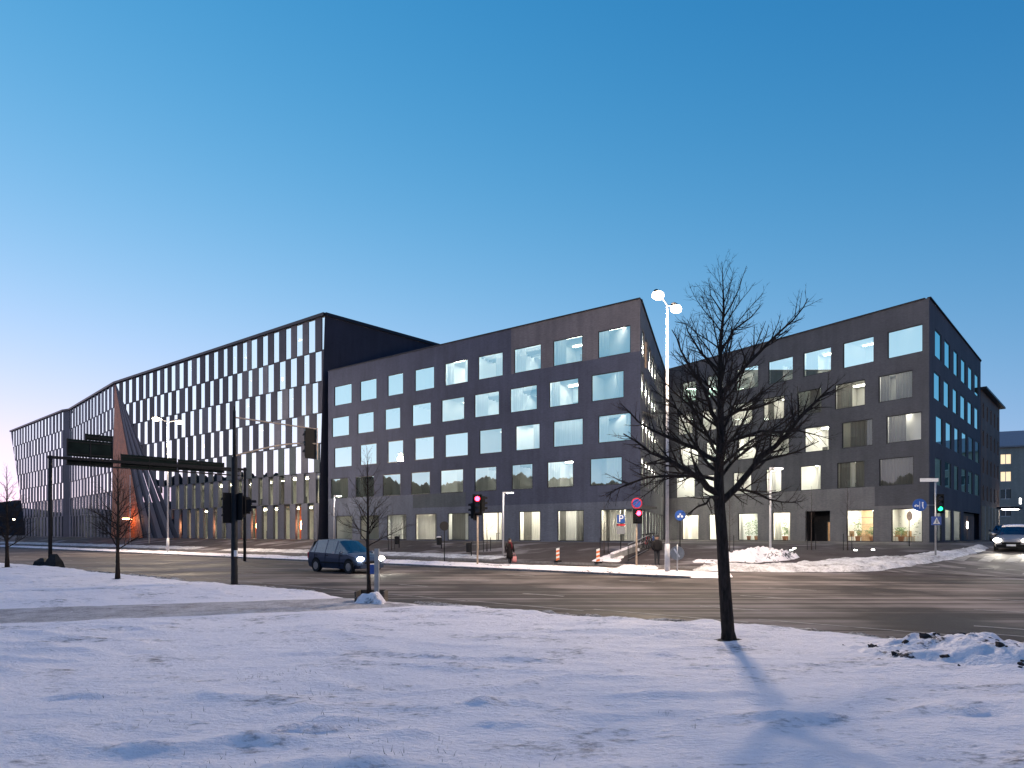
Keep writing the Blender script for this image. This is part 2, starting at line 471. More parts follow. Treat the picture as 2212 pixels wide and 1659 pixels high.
# ------------------------------------------------------------------ ground: a runs along the road, b across it towards the buildings
RD = Vector((0.8, -0.6)); RN = Vector((0.6, 0.8))
def ab(a, b): return Vector((RD.x * a + RN.x * b, RD.y * a + RN.y * b))
def to_ab(x, y): return x * RD.x + y * RD.y, x * RN.x + y * RN.y
def smooth(t): t = max(0.0, min(1.0, t)); return t * t * (3 - 2 * t)
def near_edge(a):
    # near kerb line of the road, bending slightly towards the camera's right
    return 12.6 + 2.2 * smooth((a + 12) / 20.0) if a > -60 else 12.6
ROAD_FAR = 34.0
BASE = 1.25
def ground_z(x, y):
    a, b = to_ab(x, y)
    if b < ROAD_FAR: return 0.0
    b1 = 43.0 + 14.0 * smooth((a + 24) / 26.0)
    step = 0.12 * (1 - smooth((a + 12) / 4.0))
    return step + (BASE - step) * smooth((b - ROAD_FAR) / (b1 - ROAD_FAR)) ** 0.9 if b < b1 else BASE
def at_ground(dx, dy, lift=0.0):
    # the point of the ground seen at that place of the picture
    rx, rz = (dx - 1106) / FPX, (1152 - dy) / FPX
    prev = 3.0; y = 3.0
    while y < 220:
        if EYE + rz * y <= ground_z(rx * y, y) + lift:
            lo, hi = prev, y
            for _ in range(30):
                mid = (lo + hi) / 2
                if EYE + rz * mid <= ground_z(rx * mid, mid) + lift: hi = mid
                else: lo = mid
            y = hi; break
        prev = y; y += 0.25
    return Vector((rx * y, y, ground_z(rx * y, y) + lift))
def at(dx, dy, Y): return Vector(((dx - 1106) / FPX * Y, Y, EYE + (1152 - dy) / FPX * Y))

def n2(x, y, z=0.0): return mnoise.noise(Vector((x, y, z)))
def fbm(x, y, o=4, z=0.0):
    t = 0; a = 1; f = 1
    for _ in range(o):
        t += a * n2(x * f, y * f, z); a *= 0.5; f *= 2.03
    return t

def struct(name, verts, faces, mat, smooth_=True, parent=None, kind="structure"):
    me = bpy.data.meshes.new(name); me.from_pydata(verts, [], faces); me.materials.append(mat)
    if smooth_: me.polygons.foreach_set("use_smooth", [True] * len(me.polygons))
    o = bpy.data.objects.new(name, me); COL.objects.link(o)
    if parent is not None: o.parent = parent
    else: o["kind"] = kind
    return o

def grid_faces(na, nb): return [(i * nb + j, (i + 1) * nb + j, (i + 1) * nb + j + 1, i * nb + j + 1) for i in range(na - 1) for j in range(nb - 1)]

# far ground to the horizon
struct("ground", [(-1500, -300, -0.25), (900, -300, -0.25), (900, 1800, -0.25), (-1500, 1800, -0.25)], [(0, 1, 2, 3)], M["snow_dirty"], False)

# the snow field on the near side
PATH = [V2(-34, 6.8), V2(-20, 11.6), V2(-12.2, 14.5), V2(-5.4, 16.8), V2(-1.4, 18.6)]
PATH_W = [2.3, 2.2, 2.0, 1.8, 1.9]
def path_dist(x, y):
    best = 9e9; p = V2(x, y)
    for i in range(len(PATH) - 1):
        d = PATH[i + 1] - PATH[i]; t = max(0, min(1, (p - PATH[i]).dot(d) / d.length_squared))
        w = PATH_W[i] + (PATH_W[i + 1] - PATH_W[i]) * t
        best = min(best, (p - PATH[i] - d * t).length / w)
    return best
def snow_h(x, y):
    big = 0.07 * fbm(x * 0.22 + 3, y * 0.35, 3)
    # wind ridges: long, low, steep on one side
    wx = x * 0.55 + 0.25 * n2(x * 0.6, y * 0.6, 5); wy = y * 1.5 + 0.5 * n2(x * 0.5, y * 0.5, 9)
    r = 1 - abs(n2(wx * 0.8, wy * 0.8, 2)) * 2.2
    ridge = 0.06 * max(0, r) ** 3
    m = smooth((fbm(x * 0.3 + 11, y * 0.3 + 4, 2) + 0.25) / 0.6)
    lump = 0.0
    for (cx, cy, lx, ly, hh) in SASTRUGI:
        dx = (x - cx) / lx; dy = (y - cy) / ly
        q = dx * dx + dy * dy
        if q < 4: lump += hh * math.exp(-q * 1.6) * (1 + 0.5 * n2(x * 3, y * 4, 3)) * (1.0 if dy > 0 else 1 - 0.55 * smooth(-dy * 1.5))
    return 0.13 + big + ridge * m + lump + 0.020 * fbm(x * 1.1 + 0.3 * y, y * 4.6 - 0.5 * x, 3, 7) + 0.010 * fbm(x * 4 + y, y * 15 - 1.5 * x, 3, 1)
sr = random.Random(3)
SASTRUGI = []
for _ in range(110):
    y = 3.6 + 10.5 * sr.random() ** 1.5; x = (sr.random() * 1.75 - 0.90) * y
    if x > 1.0 and sr.random() < 0.6: continue
    SASTRUGI.append((x, y, 0.2 + 0.7 * sr.random() ** 2, 0.045 + 0.09 * sr.random(), 0.015 + 0.055 * sr.random() ** 1.6))
SASTRUGI += [(1.75, 7.0, 0.75, 0.16, 0.07), (2.75, 6.3, 0.7, 0.14, 0.06), (-1.3, 5.0, 0.6, 0.2, 0.07), (-2.3, 5.6, 0.8, 0.2, 0.08), (-0.9, 8.6, 0.5, 0.16, 0.07), (-3.1, 9.5, 0.7, 0.2, 0.07), (0.5, 4.4, 0.6, 0.2, 0.06)]
def snow_z(x, y):
    a, b = to_ab(x, y)
    e = near_edge(a) + 0.22 * fbm(a * 0.5, 0.3, 3) + 0.08 * fbm(a * 2.5, 4.3, 2)
    h = snow_h(x, y)
    pd = path_dist(x, y)
    if pd < 1.5: h = h + (0.055 - h) * smooth((1.5 - pd) / 0.5)
    t = smooth((e - b) / 0.9)
    return -0.10 + (h + 0.10) * t
def axis(parts):
    out = []
    for lo, hi, st in parts:
        n = max(1, int(round((hi - lo) / st))); out += [lo + (hi - lo) * k / n for k in range(n)]
    return out + [parts[-1][1]]
As = axis([(-110, -40, 1.0), (-40, -18, 0.3), (-18, 5, 0.075), (5, 26, 0.4)])
Bs = axis([(-30, -3, 1.0), (-3, 15.4, 0.075)])
vv = []
for a in As:
    for b in Bs:
        p = ab(a, b); vv.append((p.x, p.y, snow_z(p.x, p.y)))
struct("snow_field", vv, grid_faces(len(As), len(Bs)), M["snow"])

# the sanded footpath across it
pv = []; pf = []
ns = 90; nw = 17
for i in range(ns):
    t = i / (ns - 1) * (len(PATH) - 1); k = min(int(t), len(PATH) - 2); u = t - k
    c = PATH[k].lerp(PATH[k + 1], u); d = (PATH[k + 1] - PATH[k]).normalized(); nn = V2(-d.y, d.x)
    w = PATH_W[k] + (PATH_W[k + 1] - PATH_W[k]) * u
    for j in range(nw):
        q = (j / (nw - 1) * 2 - 1)
        ww = w * (1 + 0.12 * n2(i * 0.35, 3.0 * (1 if q > 0 else -1)))
        p = c + nn * q * ww
        z = 0.062 + 0.012 * fbm(p.x * 2.5, p.y * 2.5, 3) - 0.07 * smooth((abs(q) - 0.8) / 0.2)
        a, b = to_ab(p.x, p.y)
        z = z - 0.10 * smooth((b - near_edge(a) + 1.0) / 1.2)
        pv.append((p.x, p.y, z))
struct("path", pv, grid_faces(ns, nw), M["snow_path"])

# the road
A0, A1 = -320, 110
rv = []; na, nb = 60, 14
for i in range(na):
    for j in range(nb):
        p = ab(A0 + (A1 - A0) * i / (na - 1), 11.0 + (ROAD_FAR + 2.0 - 11.0) * j / (nb - 1)); rv.append((p.x, p.y, 0.0))
road = struct("road", rv, grid_faces(na, nb), M["road"])
def marking(a0, a1, b, w, z=0.004):
    mb = MB(); c = ab((a0 + a1) / 2, b)
    mb.box((c.x, c.y, z), (a1 - a0, w, 0.003), rz=math.atan2(RD.y, RD.x)); return mb
for b in (16.6, 20.2, 23.6, 31.4):
    for k in range(26):
        a0 = -150 + k * 6.0
        if a0 < 30 and not (b == 31.4 and a0 > -12): marking(a0, a0 + 1.6, b, 0.14).build("lane_marking", M["marking"], road)
# edge line of the near lane
for k in range(20):
    a0 = -60 + k * 4.0; bb = near_edge(a0 + 2) + 1.15
    marking(a0, a0 + 3.95, bb, 0.10).build("edge_line", M["marking"], road)

# the snow-covered median with its kerb
MA0, MA1 = -300, -8.6; MBc = 27.9; MW = 1.35
mv = []; Am = axis([(MA0, -80, 2.0), (-80, MA1, 0.3)]); Bm = [-1.0 + 2.0 * k / 14 for k in range(15)]
for a in Am:
    w = MW * math.sqrt(max(0.0, 1 - max(0.0, (a - (MA1 - 1.3)) / 1.3) ** 2)) if a > MA1 - 1.3 else MW
    for q in Bm:
        p = ab(a, MBc + q * w)
        z = 0.04 + (0.16 + 0.06 * fbm(p.x * 0.6, p.y * 0.6, 3)) * smooth((1 - abs(q)) / 0.35) * min(1, w) + 0.02 * fbm(p.x * 4, p.y * 4, 2)
        mv.append((p.x, p.y, z))
median = struct("median", mv, grid_faces(len(Am), len(Bm)), M["snow_bank"])
mb = MB()
for sgn in (-1, 1):
    for k in range(60):
        a0 = -130 + k * 2.0
        if a0 + 1.98 > MA1 - 1.2: break
        c = ab(a0 + 0.99, MBc + sgn * (MW + 0.06))
        kb = MB(); kb.box((c.x, c.y, 0.045), (1.97, 0.14, 0.11), rz=math.atan2(RD.y, RD.x)); kb.build("kerb_stone", M["kerb"], median)

# the plaza in front of the buildings, rising to their base
Ap = axis([(-330, -80, 6.0), (-80, 40, 0.8), (40, 110, 4.0)]); Bp = axis([(34.0, 34.15, 0.15), (34.15, 60, 0.7), (60, 120, 6.0)])
qv = []
for a in Ap:
    for b in Bp:
        p = ab(a, b); qv.append((p.x, p.y, ground_z(p.x, p.y + 1e-6) + 0.008 + 0.012 * fbm(p.x * 0.5, p.y * 0.5, 2)))
plaza = struct("plaza", qv, grid_faces(len(Ap), len(Bp)), M["plaza"])
for k in range(58):
    a0 = -128 + k * 2.0
    if a0 > -12: break
    c = ab(a0 + 0.99, 33.93); kb = MB(); kb.box((c.x, c.y, 0.06), (1.97, 0.14, 0.15), rz=math.atan2(RD.y, RD.x)); kb.build("kerb_stone", M["kerb"], plaza)

# the side street climbing along the corner building
SD = V2(0.702, 0.712); SN = V2(-0.712, 0.702); S0 = V2(30.2, 37.0)
sv = []; T = axis([(-12.5, 90, 1.0)]); Q = [-4.6 + 9.2 * k / 8 for k in range(9)]
for t in T:
    for q in Q:
        p = S0 + SD * t + SN * (q - 0.6 + (0.7 if t < 0 else 0) * 0)
        sv.append((p.x, p.y, ground_z(p.x, p.y) + 0.03 if to_ab(p.x, p.y)[1] > 34 else 0.012))
street = struct("street", sv, grid_faces(len(T), len(Q)), M["street"])
def smark(t0, t1, q0, q1, name):
    mb = MB(); pts = [S0 + SD * t + SN * q for t, q in ((t0, q0), (t1, q0), (t1, q1), (t0, q1))]
    mb.face([(p.x, p.y, (ground_z(p.x, p.y) if to_ab(p.x, p.y)[1] > 34 else 0) + 0.042) for p in pts]); mb.build(name, M["marking"], street)
for k in range(7): smark(-5.6, -2.9, 2.8 - k * 1.15, 3.35 - k * 1.15, "crossing_stripe")
for k in range(9): smark(-9.1, -8.8, 3.3 - k * 1.1, 3.9 - k * 1.1, "give_way_dash")
for k in range(5): smark(-8 + k * 1.6 - 3, -7.2 + k * 1.6 - 3, -1.4, -1.28, "centre_dash")

def inside(poly, p):
    r = False; j = len(poly) - 1
    for i in range(len(poly)):
        a, b = poly[i], poly[j]
        if (a.y > p.y) != (b.y > p.y) and p.x < (b.x - a.x) * (p.y - a.y) / (b.y - a.y) + a.x: r = not r
        j = i
    return r
def edge_dist(poly, p):
    best = 9e9
    for i in range(len(poly)):
        a, b = poly[i], poly[(i + 1) % len(poly)]; d = b - a
        t = max(0, min(1, (p - a).dot(d) / max(d.length_squared, 1e-9))); best = min(best, (p - a - d * t).length)
    return best
def snow_patch(name, poly, h, st, mat, rough=0.5, fall=0.8, label=None, cat=None, seed=0.0, zf=None, group=None):
    zf = zf or ground_z
    xs = [p.x for p in poly]; ys = [p.y for p in poly]
    x0, x1, y0, y1 = min(xs) - 0.4, max(xs) + 0.4, min(ys) - 0.4, max(ys) + 0.4
    nx = int((x1 - x0) / st) + 2; ny = int((y1 - y0) / st) + 2
    verts = []; keep = []
    for i in range(nx):
        for j in range(ny):
            p = V2(x0 + i * st, y0 + j * st); d = edge_dist(poly, p)
            if not inside(poly, p): d = -d
            d += 0.25 * fbm(p.x * 1.3 + seed, p.y * 1.3, 3)
            t = smooth((d + 0.1) / fall)
            k = 1 + rough * fbm(p.x * 0.9 + seed, p.y * 0.9, 4) + 0.55 * rough * abs(n2(p.x * 3, p.y * 3, seed)) + 0.35 * rough * abs(n2(p.x * 7, p.y * 7, seed))
            verts.append((p.x, p.y, zf(p.x, p.y) - 0.05 + (h * max(0.1, k) + 0.06) * t)); keep.append(t > 0.001)
    fs = [f for f in grid_faces(nx, ny) if any(keep[i] for i in f)]
    used = sorted({i for f in fs for i in f}); mp = {u: k for k, u in enumerate(used)}
    cx, cy = sum(xs) / len(xs), sum(ys) / len(ys)
    org = Vector((cx, cy, zf(cx, cy)))
    me = bpy.data.meshes.new(name)
    me.from_pydata([tuple(Vector(verts[u]) - org) for u in used], [], [tuple(mp[i] for i in f) for f in fs])
    me.materials.append(mat); me.polygons.foreach_set("use_smooth", [True] * len(me.polygons))
    o = bpy.data.objects.new(name, me); o.location = org; COL.objects.link(o)
    if label: tag(o, label, cat, group)
    else: o["kind"] = "stuff"
    return o
def gp(pts): return [V2(*at_ground(x, y).xy) for x, y in pts]
snow_patch("snow_bank", gp([(1490, 1233), (1650, 1236), (1880, 1236), (1995, 1222), (2085, 1206), (2150, 1186), (2112, 1180), (2045, 1193), (1950, 1203), (1800, 1211), (1700, 1221), (1500, 1224)]), 0.20, 0.14, M["snow_dirty"], 0.6, 0.9, "long trodden snow bank round the street corner under the blue signs", "snow bank", 1.0)
snow_patch("snow_pile", gp([(1567, 1214), (1640, 1216), (1712, 1211), (1735, 1204), (1690, 1199), (1600, 1199), (1560, 1204)]), 0.40, 0.10, M["snow_bank"], 1.0, 1.0, "rough shovelled snow pile round the foot of the lone pale lamp post", "snow pile", 4.0)
snow_patch("snow_verge", [ab(-66, 34.3), ab(-27.5, 34.3), ab(-27.0, 36.2), ab(-40, 36.6), ab(-66, 36.4)], 0.06, 0.3, M["snow_dirty"], 0.5, 0.5, seed=7.0)
snow_patch("snow_verge", [ab(-150, 34.3), ab(-72, 34.3), ab(-72, 36.6), ab(-150, 36.6)], 0.08, 0.6, M["snow_dirty"], 0.5, 0.6, seed=8.0)
snow_patch("snow_verge", gp([(1270, 1213), (1340, 1215), (1350, 1200), (1312, 1198)]), 0.10, 0.16, M["snow_bank"], 0.4, 0.4, seed=9.0)
snow_patch("snow_verge", gp([(1335, 1229), (1420, 1229), (1425, 1222), (1340, 1222)]), 0.10, 0.14, M["snow_bank"], 0.5, 0.4, seed=12.0)
snow_patch("snow_verge", gp([(1490, 1216), (1565, 1218), (1565, 1212), (1505, 1211)]), 0.12, 0.14, M["snow_bank"], 0.5, 0.4, seed=14.0)
# gritty ridge where the plough left the near kerb, and patches where the wind bared the ground
def kerb_z(x, y): return max(0.0, snow_z(x, y)) if to_ab(x, y)[1] < near_edge(to_ab(x, y)[0]) else 0.0
for a0, a1, sd_ in ((-40, -27, 3.3), (-22.5, -17.5, 5.1), (-13.0, -7.0, 6.2), (-6.5, 1.0, 7.7)):
    n_ = 8; low = [ab(a0 + (a1 - a0) * k / n_, near_edge(a0 + (a1 - a0) * k / n_) - 0.16) for k in range(n_ + 1)]; hi = [ab(a0 + (a1 - a0) * k / n_, near_edge(a0 + (a1 - a0) * k / n_) + 0.13) for k in range(n_ + 1)]
    snow_patch("gritty_snow", low + hi[::-1], 0.05, 0.09, M["snow_grit"], 1.0, 0.25, seed=sd_, zf=kerb_z)
for poly, sd_ in (([V2(2.5, 5.35), V2(3.2, 5.05), V2(4.4, 4.75), V2(5.2, 4.75), V2(4.6, 5.25), V2(3.6, 5.55)], 2.0), ([V2(-1.7, 5.6), V2(-0.7, 5.3), V2(-0.3, 5.7), V2(-1.0, 6.0)], 4.0), ([V2(-1.5, 4.75), V2(-0.2, 4.4), V2(0.2, 4.7), V2(-0.6, 5.0)], 6.0), ([V2(-3.6, 6.6), V2(-2.9, 6.3), V2(-2.6, 6.6), V2(-3.2, 6.9)], 9.0), ([V2(-5.2, 7.4), V2(-4.2, 7.1), V2(-4.3, 7.6)], 11.0)):
    snow_patch("bare_patch", poly, 0.0, 0.04, M["snow_bare"], 0.3, 0.8, seed=sd_, zf=snow_z)
# ploughed bank at the near kerb, low right
heap_z = lambda x, y: snow_z(x, y) if to_ab(x, y)[1] < 13 else 0.0
heap = snow_patch("snow_heap", [V2(5.0, 9.6), V2(5.9, 8.8), V2(7.2, 7.6), V2(11.5, 5.9), V2(13.0, 8.5), V2(10.5, 9.9), V2(8.0, 10.7), V2(6.0, 10.8)], 0.13, 0.045, M["snow_bank"], 1.3, 0.9, "low ploughed heap of lumpy snow with dark clods at the near kerb", "snow heap", 21.0, zf=heap_z)
dg_ = bpy.context.evaluated_depsgraph_get(); hr = random.Random(9); k = 0
while k < 80:
    x = 5.4 + 3.9 * hr.random(); y = 7.9 + 2.4 * hr.random()
    ok, hit, nn_, _ = heap.ray_cast(Vector((x, y, 3)) - heap.location, Vector((0, 0, -1)))
    if not ok: 
        x = 6.0 + 3 * hr.random(); k += 0.2; continue
    mb = MB(); w = 0.02 + 0.055 * hr.random() ** 2
    mb.ball((0, 0, 0), w, 7, 5, 0, (1.3, 1.0, 0.8)); mb.v = [tuple(Vector(v) * (1 + 0.9 * n2(v[0] * 22 + k, v[1] * 22, v[2] * 22))) for v in mb.v]
    o = mb.build("clod", M["clod"], heap); o.location = hit + Vector((0, 0, -w * 0.1)); o.rotation_euler = (0, 0, hr.random() * 3); k += 1

# ------------------------------------------------------------------ facades
class Facade:
    # a vertical wall plane: s metres along it, z up, e metres out of it
    def __init__(self, p0, d, n_hint, org):
        self.p = V2(*p0); self.d = V2(*d).normalized(); n = V2(-self.d.y, self.d.x)
        self.n = n if n.dot(V2(*n_hint)) > 0 else -n
        self.o = Vector(org); self.rev = 0.24
    def at(self, s, z, e=0.0):
        q = self.p + self.d * s + self.n * e
        return Vector((q.x, q.y, z)) - self.o
    def flip(self): return self.d.x * self.n.y - self.d.y * self.n.x > 0   # orientation of (s,z) quads
    def poly(self, mb, pts, e=0.0, mi=0):
        q = [self.at(s, z, e) for s, z in pts]
        mb.face(q, mi)
    def prism(self, mb, pts, e0, e1, mi=0):
        f = [self.at(s, z, e1) for s, z in pts]; b = [self.at(s, z, e0) for s, z in pts]
        n = len(mb.v); k = len(pts); mb.v += [tuple(p) for p in f + b]
        mb.f.append(tuple(n + i for i in range(k))); mb.m.append(mi)
        mb.f.append(tuple(n + k + i for i in reversed(range(k)))); mb.m.append(mi)
        for i in range(k):
            j = (i + 1) % k; mb.f.append((n + i, n + k + i, n + k + j, n + j)); mb.m.append(mi)
    def rect(self, mb, s0, s1, z0, z1, e0, e1, mi=0): self.prism(mb, [(s0, z0), (s1, z0), (s1, z1), (s0, z1)], e0, e1, mi)

def clip(pts, a, b):
    # keep the part of the polygon on the left of the line a -> b
    out = []
    side = lambda p: (b[0] - a[0]) * (p[1] - a[1]) - (b[1] - a[1]) * (p[0] - a[0])
    for i in range(len(pts)):
        p, q = pts[i], pts[(i + 1) % len(pts)]; sp, sq = side(p), side(q)
        if sp >= 0: out.append(p)
        if (sp >= 0) != (sq >= 0):
            t = sp / (sp - sq); out.append((p[0] + (q[0] - p[0]) * t, p[1] + (q[1] - p[1]) * t))
    return out
def area(p): return abs(sum(p[i][0] * p[(i + 1) % len(p)][1] - p[(i + 1) % len(p)][0] * p[i][1] for i in range(len(p)))) / 2 if len(p) > 2 else 0

def wall(fc, S0, S1, bands, splits, zone, mats, parent, reveal=None, name="wall"):
    reveal = fc.rev if reveal is None else reveal
    # a brick wall with real openings; zone(s, z) picks the brick tone of a piece
    mb = MB(); tones = mats
    def emit_rect(a, b, z0, z1):
        cuts = [a] + [c for c in sorted(splits) if a < c < b] + [b]
        for u, v in zip(cuts, cuts[1:]):
            fc.poly(mb, [(u, z0), (v, z0), (v, z1), (u, z1)], 0, zone((u + v) / 2, (z0 + z1) / 2))
    for z0, z1, wz0, wz1, ops in bands:
        if not ops: emit_rect(S0, S1, z0, z1); continue
        if wz0 > z0: emit_rect(S0, S1, z0, wz0)
        if wz1 < z1: emit_rect(S0, S1, wz1, z1)
        cur = S0
        for a, b in sorted(ops):
            emit_rect(cur, a, wz0, wz1); cur = b
            tz = zone((a + b) / 2, (wz0 + wz1) / 2)
            for q in (((a, wz0), (b, wz0)), ((b, wz0), (b, wz1)), ((b, wz1), (a, wz1)), ((a, wz1), (a, wz0))):
                mb.face([fc.at(*q[0], 0), fc.at(*q[0], -reveal), fc.at(*q[1], -reveal), fc.at(*q[1], 0)], tz)
        emit_rect(cur, S1, wz0, wz1)
    return mb.build(name, tones, parent)

def curtain_mesh(fc, a, b, z0, z1, e, amp=0.05, per=0.22):
    mb = MB(); n = max(4, int((b - a) / per * 4)); pts = []
    ph = rnd.random() * 6
    for i in range(n + 1):
        s = a + (b - a) * i / n
        pts.append((s, e + amp * math.sin(s / per * 2 * math.pi + ph) + 0.02 * math.sin(s * 3.1 + ph)))
    for (s, x), (s2, x2) in zip(pts, pts[1:]):
        mb.face([fc.at(s, z0, x), fc.at(s2, z0, x2), fc.at(s2, z1, x2), fc.at(s, z1, x)])
    return mb

def window(fc, a, b, z0, z1, parent, glass_mat, reveal=None, curtains=(), mull=None, name="window"):
    reveal = fc.rev
    fr = MB(); t = 0.07; e0, e1 = -reveal - 0.03, -reveal + 0.03
    fc.rect(fr, a, a + t, z0, z1, e0, e1); fc.rect(fr, b - t, b, z0, z1, e0, e1)
    fc.rect(fr, a + t, b - t, z0, z0 + t, e0, e1); fc.rect(fr, a + t, b - t, z1 - t, z1, e0, e1)
    if mull is not None:
        s = a + (b - a) * mull; fc.rect(fr, s - 0.03, s + 0.03, z0 + t, z1 - t, e0, e1 - 0.01)
    w = fr.build(name, M["frame"], parent)
    pn = MB(); fc.poly(pn, [(a + t, z0 + t), (b - t, z0 + t), (b - t, z1 - t), (a + t, z1 - t)], -reveal)
    pn.build("pane", glass_mat, w)
    for (f0, f1, mat) in curtains:
        curtain_mesh(fc, a + (b - a) * f0, a + (b - a) * f1, z0 - 0.15, z1 + 0.15, -reveal - 0.35).build("curtain", M[mat], w, smooth=True)
    return w

def room(fc, a, b, z0, z1, parent, lamp, depth=5.0, reveal=None, wallmat="room", strips=2, backmat=None):
    reveal = fc.rev if reveal in (None, 0.24) else reveal
    e0 = -reveal - 0.06; e1 = e0 - depth; mb = MB(); bis = getattr(fc, "bis", 0.0)
    # at a sharp corner the side wall of the room follows the bisector of the two facades
    P = lambda s, z, e: fc.at(max(s, 0.04 - e * bis) if s == a else s, z, e)
    mb.face([P(a, z0, e0), P(b, z0, e0), P(b, z0, e1), P(a, z0, e1)], 1)
    mb.face([P(a, z1, e0), P(a, z1, e1), P(b, z1, e1), P(b, z1, e0)], 0)
    mb.face([P(a, z0, e1), P(b, z0, e1), P(b, z1, e1), P(a, z1, e1)], 2)
    mb.face([P(a, z0, e0), P(a, z0, e1), P(a, z1, e1), P(a, z1, e0)], 0)
    mb.face([P(b, z0, e0), P(b, z1, e0), P(b, z1, e1), P(b, z0, e1)], 0)
    r = mb.build("room", [M[wallmat], M["room_dark"], M[backmat or wallmat]], parent)
    if lamp:
        for k in range(strips):
            lm = MB(); e = e0 - depth * (0.22 + 0.5 * k / max(1, strips - 1) if strips > 1 else 0.4)
            a2 = max(a + 0.12 * (b - a), 0.3 - e * bis)
            if a2 > b - 0.5: continue
            fc.rect(lm, a2, b - 0.12 * (b - a), z1 - 0.10, z1 - 0.04, e - 0.14, e + 0.14)
            lm.build("ceiling_lamp", M[lamp], r)
    return r

def furnish(fc, a, b, z0, z1, parent, kind, reveal=0.24):
    # a few pieces seen through the glass: shelves, desks, plants
    mb = MB(); w = b - a
    if kind == "shelf":
        s = a + w * (0.1 + 0.3 * rnd.random())
        for k in range(5): fc.rect(mb, s, s + 0.9, z0 + 0.3 + k * 0.42, z0 + 0.34 + k * 0.42, -3.2, -2.9)
        fc.rect(mb, s - 0.04, s, z0, z0 + 2.2, -3.2, -2.9); fc.rect(mb, s + 0.9, s + 0.94, z0, z0 + 2.2, -3.2, -2.9)
        mb.build("bookshelf", M["room_wood"], parent)
    elif kind == "desk":
        s = a + w * (0.15 + 0.3 * rnd.random())
        fc.rect(mb, s, s + 1.4, z0 + 0.70, z0 + 0.74, -2.3, -1.5)
        for ss in (s + 0.02, s + 1.33):
            fc.rect(mb, ss, ss + 0.05, z0, z0 + 0.70, -2.25, -2.20); fc.rect(mb, ss, ss + 0.05, z0, z0 + 0.70, -1.60, -1.55)
        fc.rect(mb, s + 0.45, s + 0.95, z0 + 0.85, z0 + 1.2, -1.95, -1.91)
        mb.build("desk", M["room_dark"], parent)
    elif kind == "baffle":
        for k in range(7): fc.rect(mb, a + 0.05, b - 0.05, z1 - 0.32, z1 - 0.12, -0.7 - k * 0.6, -0.62 - k * 0.6)
        mb.build("ceiling_baffle", M["room_dark"], parent)

def office(fc, bld, ops, wz0, wz1, fz, cz, lamps, curtain_fn, glass_mat, depth=5.0, reveal=0.24, backs=None, furn=True, mulls=None):
    ops = sorted(ops)
    for i, (a, b) in enumerate(ops):
        cur = curtain_fn(i)
        window(fc, a, b, wz0, wz1, bld, glass_mat(i) if callable(glass_mat) else glass_mat, reveal, cur, None if mulls is None else mulls[i])
        lo = (a + ops[i - 1][1]) / 2 + 0.05 if i > 0 else a - 0.05 if a < 0.6 else a - 0.5
        hi = (b + ops[i + 1][0]) / 2 - 0.05 if i < len(ops) - 1 else b + 0.05
        r = room(fc, lo, hi, fz, cz, bld, lamps[i], depth, reveal, "room", 2, None if backs is None else backs[i])
        if furn and lamps[i] and rnd.random() < 0.8: furnish(fc, lo, hi, fz, cz, r, rnd.choice(["shelf", "desk", "baffle", "baffle"]))

ROWS = [(16.58, 18.83), (13.03, 15.28), (9.50, 11.80), (5.98, 8.28)]
GZ = (1.32, 3.98)
FLOOR = [16.0, 12.45, 8.9, 5.35]; CEIL = [19.3, 15.7, 12.2, 8.65]
TOP = 20.75

# ------------------------------------------------------------------ middle block: slate brick, square windows
O2 = Vector((10.25, 49.2, BASE))
mid = thing("office_block", O2, "slate grey brick office block with square windows, middle of the three blocks", "office building")
F2 = Facade((10.25, 49.2), (-1.427, 1), (-0.57, -0.82), O2); F2.bis = 1.335; F2.rev = 0.07
W2 = {
 0: [(34.46, 37.44), (30.43, 33.06), (26.41, 28.72), (22.06, 24.74), (17.7, 20.66), (13.54, 16.47), (9.36, 12.29), (5.21, 8.13), (0.83, 3.76)],
 1: [(34.9, 37.83), (30.89, 33.48), (26.84, 29.14), (22.51, 25.13), (18.16, 21.1), (13.97, 16.92), (9.79, 12.75), (5.6, 8.55), (1.41, 4.37)],
 2: [(34.46, 37.44), (30.43, 33.06), (26.41, 28.72), (22.11, 24.77), (17.7, 20.66), (13.67, 16.32), (9.49, 12.13), (5.16, 8.12), (0.78, 3.75)],
 3: [(35.05, 38.03), (30.83, 33.82), (26.82, 29.48), (22.64, 25.29), (18.29, 21.25), (14.29, 16.9), (10.26, 12.56), (6.1, 8.74), (1.57, 4.51)],
 4: [(34.34, 37.15), (30.08, 33.03), (25.93, 28.83), (21.74, 24.66), (17.63, 20.28), (13.63, 15.94), (9.44, 11.74), (5.09, 7.7), (0.30, 3.53)]}
def zone2(s, z):
    if z > 16.0 and s < 12.6: return 1
    if z < 4.6: return 2
    if z < 5.98 and s > 25: return 2
    if z < 5.98 and s > 18: return 3
    return 0
bands2 = [(18.83, TOP, 18.83, TOP, [])]
prev = 18.83
for r in range(4):
    z0, z1 = ROWS[r]; nz = ROWS[r + 1][1] if r < 3 else 4.6
    bands2.append((z0, z1, z0, z1, W2[r])); bands2.append((nz, z0, nz, z0, []))
bands2.append((0.6, 4.6, GZ[0], GZ[1], W2[4]))
wall(F2, 0, 38.5, bands2, [12.6, 18, 25], zone2, [M["slate"], M["slate_warm"], M["slate_blue"], M["slate_green"]], mid)
rr = random.Random(11)
def lamps_for(n, p_lit, p_mid): return [("lamp" if (x := rr.random()) < p_lit else "lamp_mid" if x < p_lit + p_mid else "lamp_dim") for _ in range(n)]
